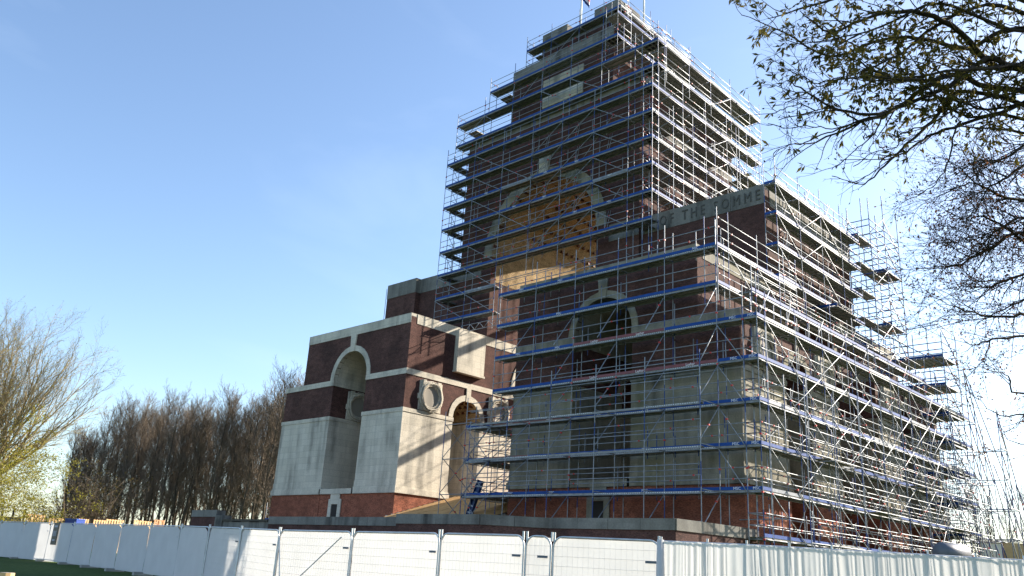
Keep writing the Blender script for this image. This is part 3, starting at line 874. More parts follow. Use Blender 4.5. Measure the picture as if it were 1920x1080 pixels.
# --- loading platforms at the far end
S = Scaffold('loading_scaffold', 'scaffold tower with projecting blue-edged loading platforms at the far right end', (-19.7, 63, .4), 8)
S.heavy = True
for x in (-22.2, -20.2, -18.3):
    for y in (61.5, 64.6): S.post(x, y, .5, 19.9 + S.q.uniform(-1.2, 1.0))
for z in [3.2 + 2 * k for k in range(8)]:
    big = z > 11
    S.deck('y', 61.5, 64.6, -18.3, -22.2 if big else -20.2, z)
    S.toe('x', -22.2 if big else -20.2, -18.3, 61.5, z)
    for k in (.5, 1.0):
        S.rail('x', -22.2, -18.3, 61.5, z + k); S.rail('y', 61.5, 64.6, -18.3, z + k); S.rail('x', -22.2, -18.3, 64.6, z + k)
    S.ledger((-22.2, 61.5, z - .1), (-18.3, 61.5, z - .1)); S.ledger((-18.3, 61.5, z - .1), (-18.3, 64.6, z - .1))
    S.brace((-18.25, 61.5, z + 1.9), (-18.25, 64.6, z))
S.ledger((-22.2, 61.5, 19.3), (-18.3, 61.5, 19.5)); S.ledger((-18.3, 61.5, 19.4), (-18.3, 64.6, 19.3)); S.brace((-22.2, 61.55, 19.3), (-18.3, 61.55, 16.6))
S.done()

# --- raking buttress beyond the far corner
S = Scaffold('buttress_scaffold', 'sloping scaffold buttress of crossed tubes at the far right corner', (-18.5, 69, .3), 9)
S.heavy = True
bt = [(66.2, 17.2), (67.6, 14.6), (69.0, 12.4), (70.6, 10.0), (72.4, 7.4)]
for (y, h) in bt:
    for x in (-18.4, -20.4, -16.6):
        S.post(x, y, .4, h + S.q.uniform(-.3, .5) - (3 if x > -17 else 0))
for j in range(len(bt) - 1):
    (ya, ha), (yb, hb) = bt[j], bt[j+1]
    for x in (-18.4, -20.4, -16.6):
        dz = 3 if x > -17 else 0
        S.brace((x, ya, ha - dz), (x, yb, hb - dz))
        z = 1.4
        while z < hb - dz:
            S.ledger((x, ya, z), (x, yb, z)); 
            if x != -20.4: S.brace((x, ya, z + 1.9), (x, yb, z))
            z += 2
    z = 1.4
    while z < hb:
        S.tube('transom', (-20.4, yb, z), (-16.6 if z < hb - 3 else -18.4, yb, z)); z += 2
S.brace((-18.3, 66.2, 16.8), (-16.0, 73.6, .4)); S.brace((-16.6, 64.0, 10), (-14.6, 66.0, .4)); S.brace((-16.6, 69.0, 9.3), (-14.8, 70.4, .4))
S.done()

# --- front of the tower
S = Scaffold('tower_scaffold', 'scaffolding over the great arch on the shaded tower front', (XC, 43.2, 18.45), 10)
TX = [-50.5, -47.05, -43.76, -40.6, -37.6, -34.57, -31.52, -30.27, -29.53]
tb = {}
_t0 = S.toe
def rec2(ax, a, b, o, z, mat=None):
    ob = _t0(ax, a, b, o, z, mat); tb[(a, z)] = (ob, a, b, o, z, mat); return ob
S.toe = rec2
S.run('x', TX, 42.75, 43.48, [TZ(k) for k in range(-2, 6)], lambda j: 18.46 if j < 3 else (22.2 if j < 5 else 18.46), lambda j: TZ(5) + 1.2,
      brace=lambda j, z: {0: (-1 if z < 24 else 0), 1: -1, 2: (-1 if int(z) % 4 < 2 else 0), 3: 1, 4: 1, 5: -1, 6: 0, 7: 0}.get(j, 0),
      skip=lambda j, z: z < 23 and j > 2, toemat=lambda j, z: M_TOEGREY if (j * 5 + int(z)) % 13 == 0 else M_TOE)
for key, (ob, a, b, o, z, mat) in tb.items():
    if S.q.random() < .3 and b - a > 2: S.print(ob, 'MSC', 'x', a + .5 * (b - a), o, z, -.02)
for j in range(1, 6):
    for k in range(0, 5):
        if S.q.random() < .5: S.brace((TX[j] + .3, 43.7, TZ(k)), (TX[j] + .75, 43.7, TZ(k) + 1.9)); S.brace((TX[j] + .5, 43.7, TZ(k)), (TX[j] + .95, 43.7, TZ(k) + 1.9))
S.puncheons('x', -50, -30, 43.3, [TZ(k) for k in range(0, 6)], 1.55, .5)
S.run('y', [43.48, 45.0, 48.0, 51.0, 54.0, 57.5], -50.5, -49.75, [TZ(k) for k in range(-1, 6)], lambda j: 18.46, lambda j: TZ(5) + 1.2, brace=lambda j, z: 1 if j == 1 else (-1 if j == 0 else 0))
for (a, b) in (((1015, 483), (1113, 337)), ((990, 490), (1085, 345)), ((991, 347), (1113, 200)), ((1060, 345), (1150, 215)), ((930, 430), (1000, 330)), ((1085, 470), (1165, 350))):
    S.brace(on_y(*a, 43.42), on_y(*b, 43.42))
# lattice girder across the passage
for z in (18.6, 19.1): S.tube('girder_chord', (-47, 42.6, z), (-34, 42.6, z))
for i in range(26):
    a = -47 + i * .5; S.tube('girder_web', (a, 42.6, 18.6 if i % 2 else 19.1), (a + .5, 42.6, 19.1 if i % 2 else 18.6))
for z in (22.0,): S.tube('girder_chord', (-44, 42.8, z), (-34, 42.8, z))
S.done()

# --- right side of the tower
S = Scaffold('tower_side_scaffold', 'sunlit scaffolding on the right flank of the main tower', (-29.9, 50, 24.87), 11)
TY = [42.76, 43.5, 46.57, 49.64, 52.7, 55.8, 58.2]
S.run('y', TY, -29.53, -30.27, [TZ(k) for k in range(0, 6)], lambda j: 18.46 if j == 0 else 24.88, lambda j: TZ(5) + 1.6,
      brace=lambda j, z: (1 if j == 3 else (-1 if j == 4 else 0)), toemat=lambda j, z: M_TOEGREY if (j + int(z / 2)) % 5 == 0 else M_TOE, inner_rail=True)
for j in range(1, 6):
    for k in range(6):
        S.tube('bracket_tube', (-29.5, TY[j], TZ(k) + .9), (-28.4 if j % 2 else -29.0, TY[j], TZ(k) + 1.1)); 
        if (j + k) % 2: S.deck('y', TY[j], TY[j+1], -30.27, -31.2, TZ(k) - .02)
S.puncheons('y', 44, 58, -29.9, [TZ(k) for k in range(6)], 1.5, .6)
for k in range(6):
    for y in (45, 48, 51, 54, 57):
        if S.q.random() < .6: S.brace((-30.0, y, TZ(k)), (-30.0, y + S.q.choice((.5, 1.2, -1.0)), TZ(k) + 1.85))
for y in (44.5, 47.0, 50, 53.2, 56.2):
    S.post(-29.0, y, 24.88, 33 + S.q.uniform(-1, 2.5))
    for k in range(5): S.rail('y', y, min(y + 3, 58), -29.0, TZ(k) + .45)
S.post(-28.5, 52.7, 24.88, 34.5); S.post(-28.5, 55.8, 24.88, 33.5)
S.done()

# --- second stage
S = Scaffold('stage_scaffold', 'scaffolding with overhanging decks below the tower cornice', (XC, 44, 34.0), 12)
S.run('x', [-50.4, -47.05, -43.76, -40.6, -37.6, -34.57, -31.52, -29.55], 43.45, 44.3, [35.88, 37.88], 34.0, lambda j: 39.1 if j in (1, 2, 3, 4, 5, 6) else 38.9,
      brace=lambda j, z: {3: -1, 4: -1, 0: 1}.get(j, 0), skip=lambda j, z: False)
S.run('y', [43.45, 44.5, 47.5, 50.5, 53.5, 56.5, 58.3], -29.55, -30.9, [35.88, 37.88], 35.0, 39.1, brace=lambda j, z: 1 if j == 3 else 0, toemat=lambda j, z: M_TOEGREY if j % 2 else M_TOE)
for z in (35.88, 37.88):
    for y in (44.8,): S.ledger((-50.4, 43.45, z - .1), (-50.4, 58.3, z - .1)); S.rail('y', 43.45, 50, -50.4, z + 1)
    S.deck('y', 44.8, 47.8, -50.4, -49.4, z); S.deck('x', -50.4, -47.0, 44.9, 47.5, z + .01) if z < 36 else None
S.done()

# --- third stage
S = Scaffold('attic_scaffold', 'scaffolding around the narrow upper stage with light stone tablet', (-40, 44.2, 37.9), 13)
S.run('x', [-46.6, -43.76, -40.6, -37.6, -34.57, -33.2], 43.5, 44.3, [39.88], 37.9, 41.2, brace=lambda j, z: 0)
S.run('y', [43.5, 45.2, 48.2, 51.2, 54.2, 57.4], -33.2, -34.3, [39.88, 41.88], 37.9, 43.2, brace=lambda j, z: 0)
S.deck('y', 44.7, 47.7, -46.6, -45.4, 39.88); S.rail('y', 43.5, 47.7, -46.6, 40.9)
S.brace((-42.8, 43.5, 38.0), (-40.2, 44.6, 41.8)); S.brace((-41.6, 44.6, 40.0), (-41.0, 44.6, 41.6)); S.brace((-41.4, 44.6, 40.0), (-40.8, 44.6, 41.6))
S.done()

# --- top
S = Scaffold('summit_scaffold', 'topmost scaffold ring with blue boards round the stone parapet', (-39.5, 46, 41.9), 14)
S.run('x', [-44.2, -41.4, -38.4, -35.9, -34.2], 45.2, 46.0, [41.86, 43.86], 40.0, 45.3, skip=lambda j, z: False, brace=lambda j, z: 1 if (j == 1 and z < 42) else 0)
S.run('y', [45.2, 46.2, 49.2, 52.2, 55.2], -34.2, -35.1, [41.86, 43.86], 40.0, 45.4, toemat=lambda j, z: M_TOEGREY)
for z in (41.86, 43.86):
    S.deck('y', 46.3, 49.2, -44.2, -43.5, z); S.rail('y', 45.2, 49.2, -44.2, z + 1.0); S.rail('y', 45.2, 49.2, -44.2, z + .5)
S.done()

# --- rear of the great arch (unseen; decks spaced to streak the passage wall with shadow)
S = Scaffold('rear_scaffold', 'scaffolding on the far side of the great arch, out of view', (XC, 58.5, 5.96), 15)
RX = [-50.5, -47.2, -44.1, -41, -37.9, -34.8, -31.7]
S.run('x', RX, 59.3, 58.2, [20.2, 26.3], lambda j: 18.46 if (j < 2 or j > 4) else 5.97, 33.0, brace=lambda j, z: 1 if j % 2 else -1)
for x in (-44.1, -41, -37.9):
    for z in (10.0, 12.5, 14.0): S.tube('transom', (x, 58.2, z), (x, 59.3, z))
for j in range(2, 5):
    for z in (17.8, 18.7): S.rail('x', RX[j] if j > 2 else -45.5, RX[j+1], 59.3, z)
S.done()

# --- small scaffold left of the left pavilion
S = Scaffold('small_scaffold', 'small blue scaffold beside the far left corner of the memorial', (-69, 42.5, ZP - .4), 16)
for x in (-70.4, -68.9, -67.6):
    for y in (42, 43.2): S.post(x, y, ZP - .4, 6.9 if x > -70 else 6.0)
for a, b in ((-70.4, -68.9), (-68.9, -67.6)):
    S.deck('x', a, b, 42, 43.2, 4.5); S.toe('x', a, b, 42, 4.5)
    for z in (5.0, 5.5, 4.4, 6.5): S.rail('x', a, b, 42, z)
S.done()

# leaning blue rubbish chute in the passage
t = thing('leaning_chute', 'blue chute leaning against the scaffold at the left of the passage', 'chute', (-38.4, 35.0, 3.9))
M = Matrix.Translation((-37.95, 35.9, 3.6)) @ Matrix.Rotation(R(14), 4, 'Y') @ Matrix.Rotation(R(-8), 4, 'X')
build('trough', MB().obox(M, -.18, .18, -.05, .05, 0, 3.0).obox(M, -.21, -.17, -.14, .06, 0, 3.0).obox(M, .17, .21, -.14, .06, 0, 3.0), plain('navy_plastic', (0.008, 0.03, 0.12), .5), t)
for k in range(7): build('rung', MB().obox(M, -.17, .17, -.10, -.07, .2 + k * .4, .28 + k * .4), M_RAIL, t)

# ------------------------------------------------------------------ flags
def flag(label, x, y, cloth):
    t = thing('flagpole', label, 'flagpole', (x, y, 44.6))
    build('pole', MB().tube((x, y, 44.6), (x, y, 58), .09, .06, 8), plain('white_pole', (0.75, 0.75, 0.75), .4), t, True)
    if cloth:
        q = random.Random(2)
        # a limp flag hanging in folds: stripes are strips of cloth
        mats = [plain('flag_red', (0.50, 0.02, 0.03), .8), plain('flag_white', (0.75, 0.75, 0.75), .8), plain('flag_blue', (0.01, 0.02, 0.14), .8)]
        seq = [0, 1, 0, 1, 2, 1, 0, 2, 1, 0, 1, 2]
        for k, mi in enumerate(seq):
            z1 = 54.9 - k * .32; mb = MB(); n = 10
            for i in range(n):
                u0, u1 = i / n * .95, (i + 1) / n * .95
                f = lambda u: y + .16 * math.sin(u * 13 + k * .5)
                sag = lambda u: -1.5 * u
                mb.quad((x + .09 + u0, f(u0), z1 + sag(u0)), (x + .09 + u1, f(u1), z1 + sag(u1)), (x + .09 + u1, f(u1), z1 - .33 + sag(u1)), (x + .09 + u0, f(u0), z1 - .33 + sag(u0)))
            build('cloth', mb, mats[mi], t)
flag('white flagpole with a limp red, white and blue flag', *on_y(1089, 42, 50.0).xy, True)
flag('bare white flagpole at the right of the tower summit', *on_y(1207, 45, 52.0).xy, False)
# ------------------------------------------------------------------ site fence
def sheet_mat(name, col, tr):
    m, nt, b = nodes(name)
    out = nt.nodes['Material Output']
    v = pos_noise(nt, 1.3, 4)
    c = ramp(nt, v.outputs[0], [(0.3, tuple(x * .92 for x in col)), (0.7, col)])
    d = N(nt, 'ShaderNodeBsdfDiffuse'); t = N(nt, 'ShaderNodeBsdfTranslucent'); mx = N(nt, 'ShaderNodeMixShader')
    nt.links.new(c.outputs[0], d.inputs[0]); nt.links.new(c.outputs[0], t.inputs[0])
    mx.inputs[0].default_value = tr
    nt.links.new(d.outputs[0], mx.inputs[1]); nt.links.new(t.outputs[0], mx.inputs[2])
    nt.links.new(mx.outputs[0], out.inputs[0])
    return m
M_SHEET = sheet_mat('white_sheeting', (0.70, 0.695, 0.69), 0.30)
M_SHEET2 = sheet_mat('crinkled_sheeting', (0.80, 0.785, 0.76), 0.235)
M_FRAME = galv('fence_frame', (0.45, 0.47, 0.50), (0.62, 0.64, 0.66), .5, .4)
M_WIRE = galv('fence_wire', (0.52, 0.53, 0.54), (0.64, 0.65, 0.66), .0, .7)
M_TAG = plain('grey_tag', (0.12, 0.14, 0.17), .6)
M_CONC = plain('concrete_block', (0.33, 0.32, 0.30), .9)
fpx = [(0, 978, .95), (110, 981, .95), (200, 983, .92), (330, 986, .88), (418, 989, .80), (525, 994, .70), (662, 997, .70), (826, 1000, .70), (985, 1004, .70), (1036, 1006, .70), (1240, 1014, .70)]
def fence_pt(px, py, z):
    v = ray(px, py); return CAM + v * (z / v.z)
F = [fence_pt(*p) for p in fpx]
# pass along the far part in 3.5 m panels
left = F[5::-1]
pts = [left[0]]; acc = 0
dense = []
for a, b in zip(left[:-1], left[1:]):
    for i in range(60): dense.append(a.lerp(b, i / 60))
dense.append(left[-1])
last = dense[0]
for p in dense:
    if (p.xy - last.xy).length >= 3.5: pts.append(p); last = p
tail = (pts[-1] - pts[-2]); 
for i in range(3): pts.append(pts[-1] + tail)
posts = pts[::-1] + F[6:]
nfar = len(pts) - 1
def fence_panel(a, b, label, idx, near, diag=None):
    """a,b: top corners"""
    q = random.Random(100 + idx)
    base = Vector((a.x, a.y, a.z - 2.0)); t = thing('fence_panel', label, 'fence', base, 'white sheeted site fence panels')
    d = b - a; L = d.length; dx = d.normalized(); nn = Vector((-dx.y, dx.x, 0)).normalized()   # nn points away from the camera
    up = Vector((0, 0, 1))
    P = lambda u, z, o=0: a + dx * u + up * (z - 2.0) + nn * o
    mb = MB(); r = .021; rc = .22
    # frame with rounded upper corners
    def corner(u0, sg): return [P(u0 + sg * rc * (1 - math.cos(R(t_))), 2.0 - rc + rc * math.sin(R(t_))) for t_ in range(0, 91, 18)]
    loop = [P(.03, .05)] + [P(.03, 1.9 - rc)] + corner(.03, 1) + corner(L - .03, -1)[::-1] + [P(L - .03, 1.9 - rc), P(L - .03, .05)]
    mb.path(loop, [r] * len(loop), 6); mb.tube(P(.03, .12), P(L - .03, .12), r, None, 6)
    build('frame', mb, M_FRAME, t, True)
    for u in (.03, L - .03): build('post_cap', MB().tube(P(u + (.02 if u < 1 else -.02), 1.9), P(u + (.02 if u < 1 else -.02), 2.09), .024, None, 6), M_FRAME, t)
    # sheet hung behind the wires
    mb = MB(); nx, nz = (26, 8) if near else (10, 5)
    for j in range(nz + 1):
        for i in range(nx + 1):
            u = .03 + (L - .06) * i / nx; z = .04 + 1.93 * j / nz
            o = (.035 if near else -.028) + .012 * math.sin(u * 5 + idx) * math.sin(z * 2.1) + q.uniform(-.006, .006)
            if j == nz and (i == 0 or i == nx): z -= .14
            mb.v.append(tuple(P(u, z, o)))
    for j in range(nz):
        for i in range(nx): k = j * (nx + 1) + i; mb.f.append((k, k+1, k+nx+2, k+nx+1))
    build('sheet', mb, M_SHEET, t, True, False)
    mb = MB()
    for k in range(1, 10) if near else (): mb.tube(P(.03, .2 * k), P(L - .03, .2 * k), .003, None, 3, False)
    if near:
        k = .12
        while k < L - .05: mb.tube(P(k, .1), P(k, 1.97), .0016, None, 3, False); k += .12
    if near: tag(build('wire_mesh', mb, M_WIRE, t, False, False), kind='stuff')
    u = L - .32; build('tag_plate', MB().obox(Matrix(((dx.x, nn.x, 0, P(u,1.55).x), (dx.y, nn.y, 0, P(u,1.55).y), (dx.z, 0, 1, P(u,1.55).z), (0,0,0,1))), 0, .24 if near else .14, -.05, -.035, 0, .05), M_TAG if near else M_WIRE, t)
    g = gz(a.x, a.y)
    build('foot_block', MB().obox(Matrix(((dx.x, nn.x, 0, a.x), (dx.y, nn.y, 0, a.y), (0, 0, 1, a.z - 2.0), (0,0,0,1))), -.12, .12, -.4, .4, -.12, .09), M_CONC, t)
    if diag:
        for (u0, z0, u1, z1) in diag: build('stay_tube', MB().tube(P(u0, z0, -.06), P(u1, z1, -.06), .018, None, 6), M_FRAME, t)
    return t
npan = len(posts) - 1
names_far = ['white fence panel at the far left edge, in full shade', 'sunlit white fence panel near the left edge']
near_lab = {0: 'white fence panel with a diagonal stay, first sunlit one left of centre', 1: 'white sunlit fence panel below the steps, second with visible wires',
            2: 'white sunlit fence panel below the projecting parapet', 3: 'narrow white fence panel at the overlap', 4: 'white sunlit fence panel beside the crinkled sheeting'}
nf0 = npan - 5
shade = [i for i in range(nf0)]
for i in range(npan):
    if i >= nf0:
        lab = near_lab[i - nf0]
    else:
        k = nf0 - i
        words_ = ['first', 'second', 'third', 'fourth', 'fifth', 'sixth', 'seventh', 'eighth', 'ninth', 'tenth', 'eleventh', 'twelfth', 'thirteenth', 'fourteenth', 'fifteenth', 'sixteenth', 'seventeenth', 'eighteenth', 'nineteenth', 'twentieth']
        lab = 'white fence panel, %s to the left of the first diagonal stay' % words_[min(k - 1, 19)]
    fence_panel(posts[i], posts[i+1], lab, i, i >= nf0 - 2, [(2.6, 0.1, 3.35, 1.9), ] if i == nf0 + 0 and False else ([(.25, .0, 3.3, 1.85), (.12, 1.8, .6, .0)] if i == nf0 else None))

# crinkled sheeting on the right: hung on a wire over panels turning away
fr = [fence_pt(1240, 1014, .70), fence_pt(1400, 1021, .70), fence_pt(1560, 1030, .70), fence_pt(1740, 1040, .70), fence_pt(1920, 1050, .70)]
fr.append(fr[-1] + (fr[-1] - fr[-2]) * 1.3)
cf = thing('sheeted_fence', 'crinkled white sheeting gathered in vertical folds along the right fence', 'fence', (fr[0].x, fr[0].y, fr[0].z - 2))
dense = []
for a, b in zip(fr[:-1], fr[1:]):
    n = max(2, int((b - a).length / .013))
    for i in range(n): dense.append(a.lerp(b, i / n))
q = random.Random(8)
mb = MB(); nz = 12
# folds of uneven width and depth, each leaning its own way; some stop short of the hem
folds = []; u = 0.0; tot = len(dense) * .013
while u < tot:
    wd = q.choice((.035, .04, .05, .055, .065, .08, .10, .16)) * q.uniform(.8, 1.25)
    folds.append((u, wd, q.uniform(.1, 1.0) * min(.06, wd * .7), q.uniform(-.06, .06), q.uniform(.0, .55) if q.random() < .5 else 0.0, q.uniform(-.02, .02)))
    u += wd
def fold_off(x, z):
    o = 0.0
    for (u0, wd, dp, lean, stop, bow) in folds_near(x):
        c = u0 + wd / 2 + lean * (1 - z) + bow * math.sin(z * 5)
        t_ = abs(x - c) / (wd * .55)
        if t_ < 1:
            f_ = 1.0 if z > stop + .15 else max(0, (z - stop) / .15) if stop > 0 else 1.0
            o += dp * (1 - t_ * t_) ** 2 * f_ * (.55 + .45 * math.sin(math.pi * min(1, (1 - z) * 1.6 + .08)))
    return o
def folds_near(x):
    return [f_ for f_ in folds if f_[0] - .25 < x < f_[0] + f_[1] + .25]
near_cache = [folds_near(i * .013) for i in range(len(dense))]
for j in range(nz + 1):
    for i, p in enumerate(dense):
        k = min(i + 1, len(dense) - 1); dd = (dense[k] - dense[max(k - 1, 0)]).normalized(); nn = Vector((-dd.y, dd.x, 0))
        z = j / nz; x = i * .013; fl_ = near_cache[i]; o = 0.0
        for (u0, wd, dp, lean, stop, bow) in fl_:
            c = u0 + wd / 2 + lean * (1 - z) + bow * math.sin(z * 5); t_ = abs(x - c) / (wd * .55)
            if t_ < 1:
                f_ = 1.0 if stop == 0 else min(1, max(0, (z - stop) / .15))
                o += dp * (1 - t_ * t_) ** 2 * f_ * (.55 + .45 * math.sin(math.pi * min(1, (1 - z) * 1.6 + .08)))
        o = -.035 - o + .012 * math.sin(x * 2.1 + z * 3) - (.012 * math.exp(-((z - .22) / .03) ** 2))
        mb.v.append(tuple(p + nn * o + Vector((0, 0, -1.98 + 1.97 * z + (.014 * math.sin(x * 23) * math.sin(x * 5.3) if j == nz else 0)))))
w = len(dense)
for j in range(nz):
    for i in range(w - 1): mb.f.append((j*w+i, j*w+i+1, (j+1)*w+i+1, (j+1)*w+i))
build('sheet', mb, M_SHEET2, cf, True, False)
mb = MB(); mb.path([p + Vector((0, 0, -.01)) for p in fr], [.022] * len(fr), 6); build('top_rail', mb, M_FRAME, cf, True)
for i in range(5):
    for tt in ((0, .5) if i else (0.0, 0.55)):
        p = fr[i].lerp(fr[i+1], tt); build('post', MB().tube((p.x, p.y, p.z - 2.0), (p.x, p.y, p.z + .08), .022, None, 6), M_FRAME, cf)
p = F[-1]; build('corner_sleeve', MB().tube((p.x, p.y - .03, p.z - 2), (p.x, p.y - .03, p.z + .02), .13, .07, 10), M_SHEET, cf, True)

# ------------------------------------------------------------------ small things by the fence
def face(px, py, z):                                  # a frame on the fence plane
    return fence_pt(px, py, z)
a = fence_pt(107, 981, .95)
t = thing('poster', 'small black notice with pale lettering hanging on the shaded fence', 'sign', (a.x, a.y, a.z - 1.0))
dx = (fence_pt(118, 981, .95) - a); dx.z = 0; dx.normalize(); nn = Vector((dx.y, -dx.x, 0)); Wp = 1.05
MP = Matrix(((dx.x, nn.x, 0, a.x), (dx.y, nn.y, 0, a.y), (0, 0, 1, a.z), (0, 0, 0, 1)))
build('board', MB().obox(MP, 0, Wp, .10, .13, -1.12, .02), plain('black_board', (0.012, 0.012, 0.014), .5), t)
mb = MB()
for (u0, u1, z0, z1) in ((.2, .85, -.22, -.12), (.18, .32, -.68, -.4), (.40, .54, -.68, -.4), (.64, .76, -.68, -.4), (.26, .76, -.92, -.84)):
    mb.obox(MP, u0, u1, .131, .137, z0, z1)
build('lettering', mb, plain('grey_print', (0.35, 0.35, 0.40), .6), t)

M_WOOD = galv('fresh_timber', (0.50, 0.30, 0.14), (0.66, 0.44, 0.22), 0.0, .8)
M_WOOD2 = galv('grey_timber', (0.22, 0.20, 0.18), (0.34, 0.30, 0.25), 0.0, .85)
p = at_depth(14, 1074, 13.5)
t = thing('timber_stake', 'pale timber stake in the grass at the lower left corner', 'stake', (p.x, p.y, gz(p.x, p.y)))
build('shaft', MB().tube((p.x, p.y, gz(p.x, p.y)), (p.x, p.y, p.z), .11, .11, 10), M_WOOD, t, False)
build('end_grain', MB().tube((p.x, p.y, p.z), (p.x, p.y, p.z + .004), .10, .10, 10), M_WOOD2, t)

# pallets stacked on edge beyond the fence
def pallet(c, ang, label, h=1.0, n=9, mat=None, ln=1.2):
    t = thing('pallet_stack', label, 'pallets', (c.x, c.y, c.z), 'pallets stood on edge beyond the fence')
    M = Matrix.Translation(c) @ Matrix.Rotation(ang, 4, 'Z')
    for i in range(n): build('slat', MB().obox(M, i * ln / n, i * ln / n + ln / n * .62, -.02, 0, .0, h), mat or M_WOOD, t)
    for z in (.05, h * .5, h - .12): build('bearer', MB().obox(M, 0, ln - ln / n * .38, 0.002, .1, z, z + .09), mat or M_WOOD, t)
D = 86
pal = [(50, 84, 963, 'upright slatted pallet, tallest of the pale row on the left'), (93, 120, 970, 'pale pallet just left of the blue crate'), (148, 168, 972, 'pale pallet right of the blue crate'),
       (176, 200, 974, 'pale pallet, second right of the blue crate'), (200, 235, 973, 'wide pale pallet with a flat top in mid row'), (252, 288, 975, 'pale pallet with a gap to its left'), (290, 312, 974, 'reddish pallet at the right end of the row')]
for (xa, xb, yt, lab) in pal:
    a = at_depth(xa, yt, D); b = at_depth(xb, yt + .0 * (xb - xa), D); b.z = a.z
    ang = math.atan2(.95, -.3); L = (b - a).xy.length / .83
    pallet(Vector((a.x, a.y, gz(a.x, a.y))), ang, lab, a.z - gz(a.x, a.y), max(5, int(L / .30)), M_WOOD if 'reddish' not in lab else galv('red_timber', (.42, .18, .08), (.55, .28, .14), 0, .8), L)
a = at_depth(123, 972, D - 3)
t = thing('crate', 'blue plastic crate between the pallets', 'crate', (a.x, a.y, gz(a.x, a.y)))
M = Matrix.Translation((a.x, a.y, gz(a.x, a.y))) @ Matrix.Rotation(R(20), 4, 'Z')
build('body', MB().obox(M, 0, 1.55, 0, 1.0, 0, a.z - gz(a.x, a.y)), plain('blue_plastic', (0.01, 0.05, 0.30), .4), t)
build('rim', MB().obox(M, -.03, 1.58, -.03, 1.03, a.z - gz(a.x, a.y) - .08, a.z - gz(a.x, a.y) + .01), plain('blue_rim', (0.02, 0.09, 0.42), .4), t)
a = at_depth(-30, 966, D); b = at_depth(42, 967, D)
t = thing('timber_planter', 'grey boarded bin with a pale timber rim at the left edge', 'planter', (a.x, a.y, gz(a.x, a.y)))
for i in range(5):
    u0, u1 = a.lerp(b, i / 5), a.lerp(b, (i + .94) / 5)
    mb = MB(); g0 = gz(a.x, a.y)
    M = Matrix.Translation((u0.x, u0.y, 0)) @ Matrix.Rotation(math.atan2((b - a).y, (b - a).x), 4, 'Z')
    build('board', mb.obox(M, 0, (u1 - u0).xy.length, 0, .06, g0, a.z - .1), M_WOOD2, t)
M = Matrix.Translation((a.x, a.y, 0)) @ Matrix.Rotation(math.atan2((b - a).y, (b - a).x), 4, 'Z')
build('rim', MB().obox(M, 0, (b - a).xy.length, -.04, .3, a.z - .1, a.z), M_WOOD, t)
for k, (px, py) in enumerate(((6, 957), (27, 954), (48, 955))):
    a = at_depth(px, py, D + 4)
    t = thing('black_post', ['black post furthest left behind the timber bin', 'middle black post behind the timber bin', 'black post between the timber bin and the first pallet'][k], 'post', (a.x, a.y, gz(a.x, a.y)), 'black posts beyond the fence')
    build('shaft', MB().tube((a.x, a.y, gz(a.x, a.y)), (a.x, a.y, a.z), .13, .11, 8), plain('black_paint', (.012, .012, .012), .6), t, True)
    build('cap', MB().tube((a.x, a.y, a.z), (a.x, a.y, a.z + .08), .14, .05, 8), plain('black_cap', (.015, .015, .015), .6), t)

# tank, hoarding and pale cabin at the right
a = at_depth(1752, 1048, 34.0); b = at_depth(1822, 1052, 35.2)
ctr = at_depth(1785, 1037, 34.5)
t = thing('storage_tank', 'grey blue horizontal tank behind the crinkled fence at right', 'tank', (ctr.x, ctr.y, .3))
ax = (at_depth(1812, 1037.5, 35) - at_depth(1757, 1036, 34)).normalized(); ax.z = 0
h = .75
mb = MB(); prof = [(-.86, .0), (-.84, .28), (-.74, .38), (.74, .38), (.84, .28), (.86, 0)]
nseg = 18; up = Vector((0, 0, 1)); sd_ = ax.cross(up)
base_ = len(mb.v)
for (u, rr) in prof:
    for k in range(nseg):
        tt = 2 * math.pi * k / nseg; mb.v.append(tuple(ctr + ax * u + (up * math.cos(tt) + sd_ * math.sin(tt)) * max(rr, .001)))
for i in range(len(prof) - 1):
    for k in range(nseg): k2 = (k + 1) % nseg; mb.f.append((i*nseg+k, i*nseg+k2, (i+1)*nseg+k2, (i+1)*nseg+k))
build('shell', mb, plain('tank_paint', (0.10, 0.11, 0.14), .45), t, True)
for u in (-.5, .5):
    c = ctr + ax * u; build('cradle', MB().box(c.x - .1, c.x + .1, c.y - .3, c.y + .3, .2, ctr.z - .2), M_WOOD2, t)
